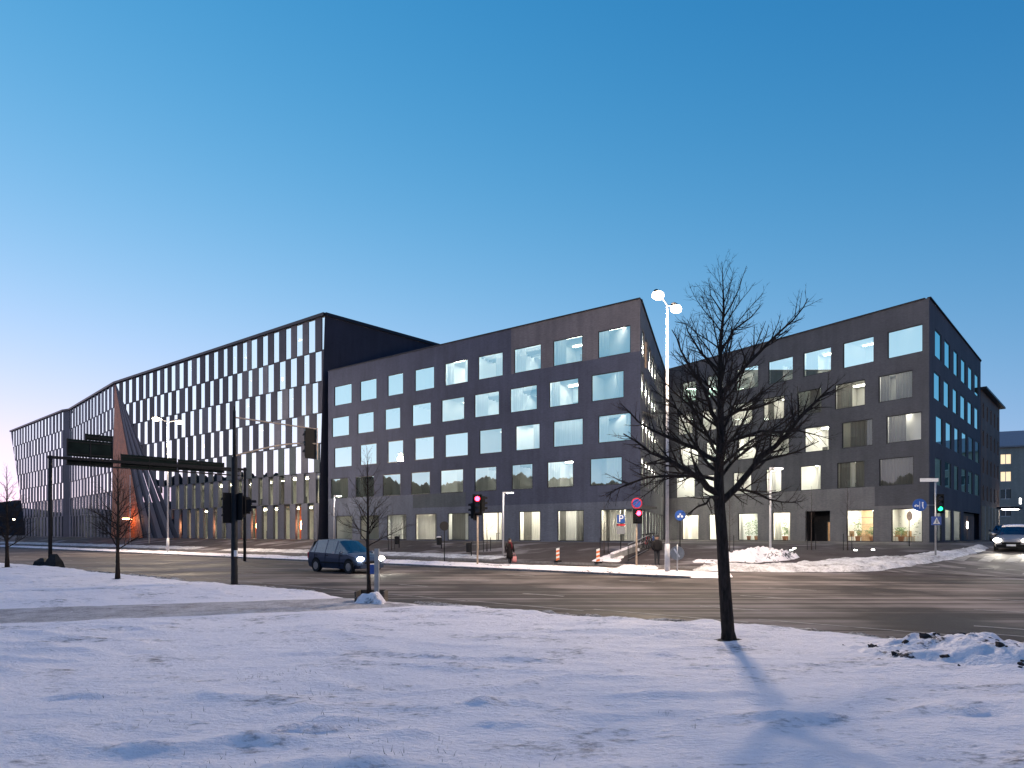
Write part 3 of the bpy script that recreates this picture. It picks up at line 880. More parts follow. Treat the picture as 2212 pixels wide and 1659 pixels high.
def cur_fn(p):
    def f(i):
        out = []
        if rr.random() < p:
            k = rr.random()
            if k < 0.35: out = [(0.0, 0.3 + 0.3 * rr.random(), "curtain")]
            elif k < 0.65: out = [(0.45 + 0.3 * rr.random(), 1.0, "curtain")]
            elif k < 0.85: out = [(0.0, 0.22, "curtain"), (0.72, 1.0, "curtain")]
            else: out = [(0.0, 1.0, "curtain")]
        return out
    return f
# sorted from the near corner (s small) to the far end: the near rooms are lit, the far ones dim
LIT2 = {0: ["lamp_mid", "lamp_mid", "lamp", "lamp", "lamp", "lamp_dim", "lamp_dim", "lamp_dim", "lamp_dim"],
        1: ["lamp_mid", "lamp", "lamp", "lamp", "lamp_mid", "lamp_mid", "lamp_dim", "lamp_dim", "lamp_dim"],
        2: ["lamp", "lamp", "lamp", "lamp_dim", "lamp_dim", "lamp_dim", "lamp_dim", "lamp_dim", "lamp_dim"],
        3: ["lamp_dim", "lamp", "lamp_mid", "lamp_mid", "lamp_mid", "lamp_dim", "lamp_dim", "lamp_dim", "lamp_dim"]}
for r in range(4):
    office(F2, mid, W2[r], ROWS[r][0], ROWS[r][1], FLOOR[r], CEIL[r], LIT2[r], cur_fn(0.85), lambda i, r=r: M["glass_soft"] if i < 5 - (r == 2) - 3 * (r == 3) or (r == 3) else M["glass"])
CUR_G = [[(0, 0.35, "curtain"), (0.40, 0.5, "curtain_grey"), (0.52, 0.8, "curtain"), (0.8, 0.9, "curtain_grey")], [(0.35, 0.75, "curtain"), (0.75, 1, "curtain_grey"), (0.0, 0.35, "curtain_grey")], [(0, 0.5, "curtain"), (0.5, 0.9, "curtain_grey")], [(0.0, 0.25, "curtain"), (0.3, 0.36, "curtain_grey")], [(0, 0.25, "curtain"), (0.28, 0.9, "curtain_grey")],
         [(0.05, 0.2, "curtain_grey"), (0.2, 1, "curtain")], [(0.4, 1, "curtain"), (0, 0.3, "curtain_grey")], [], []]
office(F2, mid, W2[4], GZ[0], GZ[1], BASE + 0.02, 4.4, ["lamp_shop", "lamp", "lamp_shop", "lamp_shop", "lamp", "lamp_shop", "lamp", "lamp_dim", "lamp_dim"], lambda i: CUR_G[i], M["glass_low"], depth=6)

# the courtyard side of the middle block
F2c = Facade((10.25, 49.2), (0.3376, 1), (1, -0.3), O2); F2c.bis = 1.335; F2c.rev = 0.08
LC = 23.0
def col_ops(start, step, n, w): return [(start + k * step, start + k * step + w) for k in range(n)]
WC = {0: col_ops(1.3, 2.55, 8, 1.55), 1: col_ops(0.9, 2.55, 8, 1.5), 2: col_ops(1.4, 2.55, 8, 1.55), 3: col_ops(1.0, 2.55, 8, 1.5), 4: col_ops(1.2, 2.7, 8, 1.9)}
bandsc = [(18.83, TOP, 18.83, TOP, [])]
for r in range(4):
    z0, z1 = ROWS[r]; nz = ROWS[r + 1][1] if r < 3 else 4.6
    bandsc.append((z0, z1, z0, z1, WC[r])); bandsc.append((nz, z0, nz, z0, []))
bandsc.append((0.6, 4.6, GZ[0], GZ[1], WC[4]))
wall(F2c, 0, LC, bandsc, [], lambda s, z: 0, [M["grey_brick_light"]], mid)
for r in range(4):
    for (a, b) in WC[r]: window(F2c, a, b, ROWS[r][0], ROWS[r][1], mid, M["glass_low"], 0.24, [(0.0, 0.45, "curtain")] if rr.random() < 0.4 else [])
    room(F2c, 0.7, LC - 0.3, FLOOR[r], CEIL[r], mid, "lamp", 3.2)
for (a, b) in WC[4]: window(F2c, a, b, GZ[0], GZ[1], mid, M["glass_low"], 0.24, [(0.05, 0.6, "curtain")])
room(F2c, 0.7, LC - 0.3, BASE + 0.02, 4.4, mid, "lamp", 3.2)

def roof_and_cap(poly, z, parent, org, back=()):
    mb = MB(); mb.face([(x - org[0], y - org[1], z - 0.35 - org[2]) for x, y in poly]); mb.build("roof", M["roof"], parent)
    for i in range(len(poly)):
        a = Vector((*poly[i], z)); b = Vector((*poly[(i + 1) % len(poly)], z))
        cb = MB(); d = (b - a).normalized(); cb.bar(a - org - d * 0.02 + Vector((0, 0, 0.03)), b - org - d * 0.28 + Vector((0, 0, 0.03)), 0.26, 0.07); cb.build("parapet_cap", M["cap"], parent)
        if i in back:
            wb = MB(); wb.face([(a.x - org[0], a.y - org[1], 0 - org[2]), (b.x - org[0], b.y - org[1], 0 - org[2]), (b.x - org[0], b.y - org[1], z - org[2]), (a.x - org[0], a.y - org[1], z - org[2])]); wb.build("rear_wall", M["slate"], parent)
fl = F2.p + F2.d * 38.5; apex = F2c.p + F2c.d * LC
roof_and_cap([(10.25, 49.2), tuple(fl), (-5.0, 87.0), tuple(apex)], TOP, mid, O2, (1, 2))

# ------------------------------------------------------------------ right block
O3 = Vector((33.2, 49.0, BASE))
rgt = thing("office_block", O3, "grey brick corner office block along the side street, rightmost of three blocks", "office building")
F3 = Facade((33.2, 49.0), (-0.7075, 1), (-0.8, -0.6), O3); F3.bis = 1.19; F3.rev = 0.11
W3 = {
 0: [(0.45, 3.09), (4.16, 6.76), (7.79, 10.4), (11.41, 13.98), (15.05, 17.56), (19.13, 21.14), (22.59, 24.51)],
 1: [(1.18, 3.8), (4.88, 7.47), (8.67, 11.01), (12.3, 14.52), (15.72, 18.16), (20.0, 21.8), (23.08, 25.08)],
 2: [(0.54, 3.18), (4.25, 6.85), (8.01, 10.3), (11.81, 13.79), (15.29, 17.51), (18.76, 21.27), (22.33, 24.79)],
 3: [(1.12, 3.75), (4.92, 7.27), (8.73, 10.73), (12.59, 14.24), (15.83, 17.96), (19.37, 21.8), (22.78, 25.36)],
 4: [(0.48, 2.8), (4.2, 6.48), (7.9, 10.19), (11.67, 13.53), (15.11, 17.35), (19.25, 20.94), (22.27, 24.51)]}
LEN3 = 27.2
def zone3(s, z):
    if z < 4.3: return 1
    if z < 5.98: return 2 if s < 4.1 else 1
    return 0
bands3 = [(18.83, TOP, 18.83, TOP, [])]
for r in range(4):
    z0, z1 = ROWS[r]; nz = ROWS[r + 1][1] if r < 3 else 4.3
    bands3.append((z0, z1, z0, z1, W3[r])); bands3.append((nz, z0, nz, z0, []))
bands3.append((0.6, 4.3, BASE + 0.03, 4.04, W3[4]))
wall(F3, 0, LEN3, bands3, [4.1], zone3, [M["grey_brick"], M["grey_brick_light"], M["grey_brick_dark"]], rgt)
LIT3 = {0: ["lamp_dim", "lamp_mid", "lamp", "lamp", "lamp", "lamp", "lamp"], 1: ["lamp_mid", "lamp_mid", "lamp_dim", "lamp_mid", "lamp_mid", "lamp", "lamp"],
        2: ["lamp_mid", "lamp_dim", "lamp", "lamp_mid", "lamp", "lamp", "lamp"], 3: ["lamp_dim", "lamp_dim", "lamp", "lamp", "lamp", "lamp", "lamp"]}
CUR3 = {0: [[], [], [(0.55, 1, "curtain_grey")], [(0.5, 1, "curtain_grey")], [(0, 0.3, "curtain")], [], []],
        1: [[(0.0, 0.55, "curtain_grey"), (0.75, 1, "curtain_grey")], [(0.5, 1, "curtain_grey")], [(0.0, 1.0, "curtain_grey")], [(0.6, 0.9, "curtain_grey")], [], [], []],
        2: [[(0.5, 1.0, "curtain_grey")], [(0.0, 0.8, "curtain_grey")], [], [(0.2, 0.45, "curtain")], [], [], []],
        3: [[(0, 1, "curtain_grey")], [(0, 0.4, "curtain_grey"), (0.42, 0.58, "curtain"), (0.6, 1, "curtain_grey")], [(0, 0.25, "curtain")], [(0.5, 1, "curtain")], [], [], []]}
for r in range(4):
    office(F3, rgt, W3[r], ROWS[r][0], ROWS[r][1], FLOOR[r], CEIL[r], LIT3[r], lambda i, r=r: CUR3[r][i], M["glass_low"] if r else M["glass"])
# ground floor: cafe windows, a recessed dark entrance, curtained windows
shop = W3[4]
for i, (a, b) in enumerate(shop):
    if i == 2: continue
    window(F3, a, b, BASE + 0.03, 4.04, rgt, M["glass_low"], 0.24, {3: [(0, 0.25, "curtain"), (0.62, 1, "curtain")], 4: [(0.86, 1.0, "curtain"), (0.0, 0.1, "curtain")], 6: [(0.0, 0.55, "curtain"), (0.78, 1, "curtain")], 5: [(0.0, 0.35, "curtain")]}.get(i, []))
for a, b, lm, bk in ((0.35, 3.4, "lamp_shop", "room_wood"), (3.5, 7.2, "lamp_shop", "room_wood"), (11.0, 14.3, "lamp_shop", "room"), (14.4, 18.2, "lamp", "room"), (18.3, 21.5, "lamp_shop", "room"), (21.6, 26.5, "lamp_shop", "room")):
    rm = room(F3, a, b, BASE + 0.02, 4.2, rgt, lm, 4.2 if a > 1 else 3.0, 0.24, "room", 2, bk)
    if bk == "room_wood":
        mb = MB()
        for k in range(3): F3.rect(mb, a + 0.2, b - 0.2, 2.2 + k * 0.6, 2.25 + k * 0.6, -2.9, -2.6)
        mb.build("wall_shelf", M["room_dark"], rm)
        for k in range(5):
            s = a + 0.5 + (b - a - 1.0) * k / 4; mb = MB()
            F3.rect(mb, s - 0.2, s + 0.2, BASE + 0.45, BASE + 0.5, -1.5, -1.1); F3.rect(mb, s - 0.2, s + 0.2, BASE + 0.5, BASE + 0.95, -1.5, -1.46)
            for u in (-0.18, 0.15): F3.rect(mb, s + u, s + u + 0.03, BASE + 0.03, BASE + 0.45, -1.48, -1.45); F3.rect(mb, s + u, s + u + 0.03, BASE + 0.03, BASE + 0.45, -1.15, -1.12)
            mb.build("chair", M["wood_pale"], rm)
def pot_plant(fc, s, e, h, parent):
    mb = MB(); c = fc.at(s, BASE + 0.03, e)
    mb.tube([c, c + Vector((0, 0, 0.45))], [0.16, 0.22], 10); p = mb.build("plant_pot", M["terracotta"], parent)
    lf = MB(); pr = random.Random(int(s * 100))
    lf.tube([c + Vector((0, 0, 0.4)), c + Vector((0.02, 0, h * 0.8))], [0.02, 0.01], 5)
    for _ in range(170):
        q = c + Vector((pr.gauss(0, 0.24), pr.gauss(0, 0.24), 0.6 + (h - 0.6) * pr.random()))
        a = Vector((pr.gauss(0, 1), pr.gauss(0, 1), pr.gauss(0, 0.5))).normalized() * 0.10; b = a.orthogonal().normalized() * 0.035
        lf.face([q - a, q + b, q + a, q - b])
    lf.build("leaves", M["leaf"], p)
for s, e, h in ((1.0, -1.0, 1.9), (2.4, -0.9, 1.2), (4.8, -1.1, 1.3), (5.9, -0.9, 2.0), (12.8, -0.9, 2.2), (12.3, -0.8, 1.2), (15.9, -1.0, 2.1), (16.7, -0.9, 2.3)): pot_plant(F3, s, e, h, rgt)
# the entrance niche
ent = MB(); a, b = shop[2]
for q in (((a, BASE), (b, BASE)), ((b, BASE), (b, 4.04)), ((b, 4.04), (a, 4.04)), ((a, 4.04), (a, BASE))):
    ent.face([F3.at(*q[0], -0.24), F3.at(*q[0], -1.6), F3.at(*q[1], -1.6), F3.at(*q[1], -0.24)])
m0 = a + (b - a) * 0.48
F3.poly(ent, [(m0, BASE), (b, BASE), (b, 4.04), (m0, 4.04)], -1.6); F3.poly(ent, [(a, 3.1), (m0, 3.1), (m0, 4.04), (a, 4.04)], -1.6)
ent.build("entrance_niche", M["metal_dark"], rgt)
dr = MB(); F3.rect(dr, a, a + 0.06, BASE + 0.02, 3.1, -1.64, -1.58); F3.rect(dr, m0 - 0.06, m0, BASE + 0.02, 3.1, -1.64, -1.58); F3.rect(dr, a + 0.06, m0 - 0.06, 3.04, 3.1, -1.64, -1.58)
F3.rect(dr, a + 0.5, a + 0.54, BASE + 0.02, 3.04, -1.64, -1.58)
dd = dr.build("door", M["frame"], rgt)
pn = MB(); F3.poly(pn, [(a + 0.06, BASE + 0.02), (m0 - 0.06, BASE + 0.02), (m0 - 0.06, 3.04), (a + 0.06, 3.04)], -1.61); pn.build("pane", M["glass_low"], dd)
room(F3, a - 0.2, b + 0.2, BASE + 0.02, 3.4, rgt, "lamp", 3.0, 1.62, "room_wood", 1)

# the street side of the right block
F3r = Facade((33.2, 49.0), (0.986, 1), (0.7, -0.7), O3); F3r.bis = 1.19; F3r.rev = 0.06
W3r = {0: [(2.19, 4.75), (6.11, 8.51), (10.21, 12.27), (13.92, 16.3), (17.78, 20.27), (21.76, 24.22)], 1: [(1.8, 4.26), (5.77, 8.15), (9.82, 11.97), (13.61, 16.19), (17.55, 20.02), (21.63, 24.08)],
       2: [(2.57, 5.17), (6.63, 9.07), (10.59, 12.68), (14.35, 16.87), (18.01, 20.76), (22.01, 24.62)], 3: [(2.19, 4.75), (6.28, 8.98), (10.4, 12.48), (14.13, 16.64), (17.78, 20.39), (21.76, 24.62)],
       4: [(3.18, 4.85), (6.37, 9.26), (10.36, 13.7), (15.27, 24.9)]}
LEN3R = 25.6
bands3r = [(18.83, TOP, 18.83, TOP, [])]
for r in range(4):
    z0, z1 = ROWS[r]; nz = ROWS[r + 1][1] if r < 3 else 4.5
    bands3r.append((z0, z1, z0, z1, W3r[r])); bands3r.append((nz, z0, nz, z0, []))
bands3r.append((0.6, 4.5, BASE + 0.06, 4.12, W3r[4]))
wall(F3r, 0, LEN3R, bands3r, [], lambda s, z: 0, [M["side_brick"]], rgt)
for r in range(4):
    office(F3r, rgt, W3r[r], ROWS[r][0], ROWS[r][1], FLOOR[r], CEIL[r], ["lamp_dim" if rr.random() < 0.5 else None for _ in W3r[r]], cur_fn(0.3), M["glass"], depth=3.0, furn=False)
for i, (a, b) in enumerate(W3r[4][:3]):
    window(F3r, a, b, BASE + 0.06, 4.12, rgt, M["glass_low"], 0.24, [(0.5, 0.9, "curtain")] if i == 0 else [])
    room(F3r, a - 0.3 if i else a - 0.05, b + 0.3, BASE + 0.05, 4.3, rgt, "lamp_mid", 2.6, 0.24, "room", 1)
a, b = W3r[4][3]; pm = MB()
F3r.poly(pm, [(a, BASE), (b, BASE), (b, 4.12), (a, 4.12)], -0.5); pm.build("portal", M["room_dark"], rgt)
for k in range(4):
    s0 = a + 0.5 + k * 2.2; dm = MB(); F3r.rect(dm, s0, s0 + 1.95, BASE + 0.05, 3.8, -0.48, -0.40); d_ = dm.build("portal_door", M["old_brick"], rgt)
lm = MB(); F3r.rect(lm, a + 4.4, a + 4.8, 2.5, 3.2, -0.38, -0.34); lm.build("lit_notice", M["lamp_mid"], rgt)
fr_ = F3.p + F3.d * LEN3; rr_ = F3r.p + F3r.d * LEN3R
roof_and_cap([(33.2, 49.0), tuple(fr_), (36.0, 92.0), tuple(rr_)][::-1], TOP, rgt, O3, (0, 1))

# ------------------------------------------------------------------ striped block on the left
O1 = Vector((-21.9, 72.0, BASE))
strip = thing("office_block", O1, "long dark office block striped with tall narrow windows, leftmost of the three blocks", "office building")
RZ = [27.45, 23.5, 19.9, 16.2, 12.6, 9.2, 5.6, BASE]     # row limits from the roof down
F1 = Facade((-21.9, 72.0), (-1.3925, 1), (-0.58, -0.81), O1)
FW2 = Facade((-67.6, 104.8), (-1.059, 1), (-0.7, -0.7), O1)
FW3 = Facade((-93.7, 128.5), (-1.2316, 1), (-0.6, -0.8), O1)
PER = 2.4
OFFS = [1.81, 2.93, 1.20, 2.88, 2.06, 3.07, 2.04]
WID = [1.22, 1.16, 1.12, 1.10, 1.12, 1.0, 1.15]
rs = random.Random(5)
cand_w = []; cand_p = []     # (distance, facade, polygon, material)
def strips(fc, s_end, offs, clips, tone, dist0, seed):
    r0 = random.Random(seed)
    for r in range(7):
        z1, z0 = RZ[r], RZ[r + 1]
        cur = -3.0; k = 0; zz1 = z1 - 0.03
        s = offs[r] - PER
        while True:
            w = WID[r] * (0.86 + 0.28 * r0.random()); st = s + r0.uniform(-0.06, 0.06)
            last = st > s_end
            pa, pb = cur, min(st, s_end + 3)
            poly = [(pa, z0 + 0.012), (pb, z0 + 0.012), (pb, zz1 + 0.012), (pa, zz1 + 0.012)]
            for c in clips: poly = clip(poly, *c)
            if area(poly) > 0.15:
                cand_p.append((dist0 + max(0, pa), fc, poly, tone(r, r0)))
            if last: break
            wp = [(st, z0 + 0.06), (st + w, z0 + 0.06), (st + w, zz1 - 0.04), (st, zz1 - 0.04)]
            for c in clips: wp = clip(wp, *c)
            if area(wp) > 0.25: cand_w.append((dist0 + max(0, st), fc, wp, r))
            cur = st + w; s += PER
def tone1(r, q):
    if r >= 5: return "panel_light" if q.random() < 0.75 else "panel_mid"
    x = q.random()
    if r == 4: return "panel_green" if x < 0.4 else "panel_mid"
    return "panel_dark" if x < 0.68 else "panel_mid" if x < 0.9 else "panel_light"
def tone2(r, q):
    x = q.random()
    return "panel_skylit" if x < 0.6 else "panel_light"
# the near facade: slanted at both ends
strips(F1, 56.5, OFFS, [((-0.05, 27.75), (1.245, 1.18)), ((34.1, 1.1), (56.35, 27.75))], tone1, 72, 1)
strips(FW2, 33.2, [1.3, 2.4, 1.0, 2.2, 1.6, 2.6, 2.0], [((2.3, 1.0), (0.0, 27.75))[::-1], ((33.0, 0), (33.0, 30))], tone2, 140, 2)
strips(FW3, 41.6, [2.3, 1.2, 2.6, 1.6, 2.2, 1.1, 1.9], [((0.0, 30), (0.0, 0)), ((27.6, 1.0), (41.6, 27.75))], tone2, 180, 3)
cand_w.sort(key=lambda t: t[0]); cand_p.sort(key=lambda t: t[0])
def build_window(fc, poly, mbf, mbg):
    # a thin dark frame round the pane
    n = len(poly); cx = sum(p[0] for p in poly) / n; cz = sum(p[1] for p in poly) / n
    inn = [(cx + (p[0] - cx) * 0.965, cz + (p[1] - cz) * 0.99) for p in poly]
    for i in range(n):
        j = (i + 1) % n
        mbf.face([fc.at(*poly[i], -0.02), fc.at(*poly[j], -0.02), fc.at(*inn[j], -0.05), fc.at(*inn[i], -0.05)], 0)
    mbg.face([fc.at(*p, -0.05) for p in inn], 1)
rest = MB()
for k, (d, fc, poly, r) in enumerate(cand_w):
    mb = MB() if k < 300 else rest
    build_window(fc, poly, mb, mb)
    if k < 300: mb.build("window", [M["frame"], M["glass_strip"] if r < 5 else M["glass_low"]], strip)
if rest.f: rest.build("far_windows", [M["frame"], M["glass_strip"]], strip)["kind"] = "stuff"
rest = MB(); TN = ["panel_dark", "panel_mid", "panel_light", "panel_green", "panel_skylit"]
for k, (d, fc, poly, t) in enumerate(cand_p):
    mb = MB() if k < 300 else rest
    fc.prism(mb, poly, -0.30, 0.02 * rs.random(), TN.index(t) if k >= 300 else 0)
    if k < 300: mb.build("cladding_panel", M[t], strip)
if rest.f: rest.build("far_cladding", [M[t] for t in TN], strip)["kind"] = "stuff"
# floors, a back wall and lamps behind the glass
for fc, L, dep in ((F1, 55.0, 7.0), (FW2, 33.0, 5.0), (FW3, 40.0, 5.0)):
    for r in range(7):
        z1, z0 = RZ[r], RZ[r + 1]
        e0 = 34 + (r < 6) * (22 * (z0 - 1.2) / 26.5) if fc is F1 else L if fc is FW2 else 28 + 13.5 * (z0 - 1.2) / 26.5
        e0 = min(L, e0) - 0.6; s0 = 1.5 if fc is F1 else 2.6 if fc is FW2 else 0.3
        mb = MB()
        mb.face([fc.at(s0, z0 + 0.02, -0.32), fc.at(e0, z0 + 0.02, -0.32), fc.at(e0, z0 + 0.02, -dep), fc.at(s0, z0 + 0.02, -dep)])
        mb.face([fc.at(s0, z1 - 0.25, -0.32), fc.at(e0, z1 - 0.25, -0.32), fc.at(e0, z1 - 0.25, -dep), fc.at(s0, z1 - 0.25, -dep)])
        mb.face([fc.at(s0, z0, -dep), fc.at(e0, z0, -dep), fc.at(e0, z1, -dep), fc.at(s0, z1, -dep)])
        mb.face([fc.at(s0, z0, -0.32), fc.at(s0, z0, -dep), fc.at(s0, z1, -dep), fc.at(s0, z1, -0.32)])
        mb.face([fc.at(e0, z0, -0.32), fc.at(e0, z0, -dep), fc.at(e0, z1, -dep), fc.at(e0, z1, -0.32)])
        fl_ = mb.build("storey", M["room"], strip)
        lit = r >= 5 or (fc is not F1 and r >= 4)
        s = s0 + 1.0
        while s < e0 - 2.5:
            if rs.random() < (0.8 if lit else 0.28):
                lb = MB(); e = -1.2 - 2.6 * rs.random(); fc.rect(lb, s, s + 1.2, z1 - 0.5, z1 - 0.42, e - 0.1, e + 0.1)
                lb.build("ceiling_lamp", M["lamp_strip"] if lit else M["lamp_mid"], fl_)
            s += 2.4 if lit else 3.1
        if lit:   # columns and desks break the view
            for k in range(int((e0 - s0) / 4.0)):
                cb = MB(); ss = s0 + 2.0 + k * 4.0 + rs.uniform(-0.6, 0.6); fc.rect(cb, ss, ss + 1.2 * rs.random() + 0.4, z0, z0 + (1.1 if k % 2 else 3.2), -3.0, -2.6); cb.build("partition", M["room_dark"], fl_)
# red niches with a warm lamp behind four ground-floor windows
for s in (4.44, 13.97, 23.5, 33.2):
    nb = MB(); F1.rect(nb, s - 0.15, s + 1.35, BASE + 0.05, 5.3, -0.75, -0.68); o_ = nb.build("red_panel", M["copper"], strip)
    lb = MB(); c = F1.at(s + 0.55, 3.0, -0.48); lb.ball(c, 0.20, 10, 7, 0, (1, 0.7, 3.4)); lb.build("warm_lamp", M["lamp_warm"], o_)
for fc, s, z in ((F1, 9.7, 21.6), (F1, 49.0, 25.0), (F1, 28.6, 14.6), (FW2, 9.0, 13.5), (FW2, 23.0, 11.0)):
    lb = MB(); c = fc.at(s, z, -0.9); lb.ball(c, 0.15, 10, 7, 0, (1, 1, 2.0)); lb.build("warm_lamp", M["lamp_warm"], strip)
# dark end wall, with the corner leaning in at the foot
def L1(x, y, z): return (x - O1.x, y - O1.y, z - O1.z)
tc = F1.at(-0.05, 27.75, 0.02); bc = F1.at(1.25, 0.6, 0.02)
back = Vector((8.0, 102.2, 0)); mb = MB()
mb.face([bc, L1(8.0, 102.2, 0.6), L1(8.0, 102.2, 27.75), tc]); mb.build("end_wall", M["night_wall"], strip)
# the fold: facade panels turned inward, and the copper side of the entrance cut
A = F1.at(56.35, 27.75, 0.0); B1 = F1.at(34.1, 1.1, 0.0); B2 = Vector(L1(-59.0, 98.5, 1.1)); C = FW2.at(2.3, 1.0, 0.0)
for k in range(7):
    p, q = B1.lerp(B2, k / 7), B1.lerp(B2, (k + 1) / 7); mb = MB(); off = Vector((0, -0.05 if k % 2 else 0.12, 0))
    mb.face([A, p + off, q + off])
    mb.build("folded_panel", M["panel_light" if k % 2 else "panel_dark"], strip)
N = 9
for k in range(N):
    p, q = B2.lerp(C, k / N), B2.lerp(C, (k + 0.97) / N); mb = MB(); mb.face([A, p, q]); mb.build("copper_sheet", M["copper"], strip)
mb = MB(); mb.box(B2.lerp(C, 0.5) + Vector((2.0, -1.5, 1.6)), (0.9, 0.3, 2.6)); mb.build("entrance_door", M["copper"], strip)
lb = MB(); lb.box(B2.lerp(C, 0.5) + Vector((1.6, -2.4, 3.3)), (1.3, 0.3, 0.2)); lb.build("warm_lamp", M["lamp_warm"], strip)
# the return between the two far wings
w0 = FW2.at(33.0, 0, 0); w1 = FW3.at(0.0, 0, 0); mb = MB()
mb.face([w0 + Vector((0, 0, -0.6)), w1 + Vector((0, 0, -0.6)), w1 + Vector((0, 0, 27.7)), w0 + Vector((0, 0, 27.7))]); mb.build("return_wall", M["panel_mid"], strip)
# roofs and parapet caps
pts = [F1.p + F1.d * -0.05, F1.p + F1.d * 56.35, FW2.p + FW2.d * 33.0, FW3.p, FW3.p + FW3.d * 41.6, V2(-70, 185), V2(8.0, 102.2)]
mb = MB(); mb.face([L1(p.x, p.y, 27.35) for p in pts]); mb.build("roof", M["roof"], strip)
for i in range(len(pts)):
    a, b = pts[i], pts[(i + 1) % len(pts)]; mb = MB(); mb.bar(L1(a.x, a.y, 27.62), L1(b.x, b.y, 27.62), 0.5, 0.34); mb.build("parapet_cap", M["cap"], strip)

# ------------------------------------------------------------------ older buildings at the right
def gable_block(org, d, length, depth, h, label, wallmat, rows, cols, roofmat, seed, win=(1.1, 1.6), lit=0.12, z_start=2.2, eave=0.4, nhint=(0.7, -0.7), pitched=0.0, kind="building"):
    t = thing("building", org, label, kind)
    fc = Facade(org.xy, d, nhint, org); q = random.Random(seed)
    bays = length / cols; bands = []
    z = org.z + z_start; top = org.z + h; cur = org.z - 1.5; sh = (h - z_start) / rows
    ops = [((k + 0.5) * bays - win[0] / 2, (k + 0.5) * bays + win[0] / 2) for k in range(cols)]
    for r in range(rows):
        z0 = z + r * sh; bands.append((cur, z0 + win[1], z0, z0 + win[1], ops)); cur = z0 + win[1]
        for a, b in ops:
            fr = MB(); fc.rect(fr, a, b, z0, z0 + 0.08, -0.2, -0.1); fc.rect(fr, a, b, z0 + win[1] - 0.08, z0 + win[1], -0.2, -0.1); fc.rect(fr, (a + b) / 2 - 0.04, (a + b) / 2 + 0.04, z0 + 0.08, z0 + win[1] - 0.08, -0.2, -0.1)
            w = fr.build("window", M["metal_white"], t)
            pn = MB(); fc.poly(pn, [(a, z0), (b, z0), (b, z0 + win[1]), (a, z0 + win[1])], -0.18); pn.build("pane", M["win_lit"] if q.random() < lit else M["dark_pane"], w)
    bands.append((cur, top, cur, top, []))
    wall(fc, 0, length, bands, [], lambda s, z: 0, [wallmat], t, 0.2)
    mb = MB(); c0, c1 = fc.at(0, 0, 0), fc.at(length, 0, 0); b0, b1 = fc.at(0, 0, -depth), fc.at(length, 0, -depth)
    up = Vector((0, 0, h)); dn = Vector((0, 0, -1.5 - org.z)); zz = Vector((0, 0, -org.z))
    for p, r_ in ((c0, b0), (b0, b1), (b1, c1)):
        mb.face([Vector((p.x, p.y, -1.5)), Vector((r_.x, r_.y, -1.5)), Vector((r_.x, r_.y, h)), Vector((p.x, p.y, h))])
    mb.build("side_wall", wallmat, t)
    rb = MB(); ov = eave; P = lambda s, e, z: fc.at(s, org.z + z, e)
    ridge = h + pitched
    if pitched:
        rb.face([P(-ov, ov, h), P(length + ov, ov, h), P(length + ov, -depth / 2, ridge), P(-ov, -depth / 2, ridge)])
        rb.face([P(-ov, -depth - ov, h), P(length + ov, -depth - ov, h), P(length + ov, -depth / 2, ridge), P(-ov, -depth / 2, ridge)])
        rb.face([P(-ov, ov, h), P(-ov, -depth - ov, h), P(-ov, -depth / 2, ridge)]); rb.face([P(length + ov, ov, h), P(length + ov, -depth - ov, h), P(length + ov, -depth / 2, ridge)])
    fc2 = fc; fc2.rect(rb, -ov, length + ov, org.z + h - 0.12, org.z + h + 0.1, -depth - ov, ov)
    rb.build("roof", roofmat, t)
    return t, fc
p_ = F3r.p + F3r.d * (LEN3R + 0.4)
t_, fc_ = gable_block(Vector((p_.x, p_.y, BASE)), (0.986, 1), 14.5, 12, 16.6, "older tan brick building with a dark projecting cornice beyond the corner block", M["old_brick"], 4, 5, M["cap"], 3, (1.0, 1.7), 0.0, 4.4, 0.55)
for k in range(5):
    mb = MB(); fc_.rect(mb, 0.2 + k * 2.7, 0.75 + k * 2.7, 0, 5.0, 0.0, 0.3); mb.build("pilaster", M["stucco"], t_)
mb = MB(); fc_.rect(mb, 12.0, 15.0, 5.0, 5.25, 0.0, 2.2); mb.build("canopy", M["cap"], t_)
mb = MB(); fc_.rect(mb, 12.3, 14.7, 4.93, 4.99, 0.4, 1.9); mb.build("canopy_lamp", M["lamp_mid"], t_)
mb = MB(); fc_.rect(mb, 12.6, 13.8, 5.6, 6.3, 2.1, 2.2); mb.build("lit_sign", M["sign_glow"], t_)
gable_block(Vector((75, 96, 2.2)), (1.0, -0.42), 26, 12, 13.2, "pale stucco apartment house at the end of the side street with one lit window", M["stucco"], 4, 8, M["roof"], 12, (1.3, 1.6), 0.14, 2.4, 0.4, (-0.3, -1), 3.2, "apartment house")
gable_block(Vector((66, 118, 2.2)), (1.0, 0.1), 15, 10, 15.5, "grey rendered house with dark roof showing between the tan building and the pale apartments", M["stucco_grey"], 5, 5, M["cap"], 31, (1.2, 1.5), 0.05, 2.4, 0.3, (0, -1), 2.4, "house")

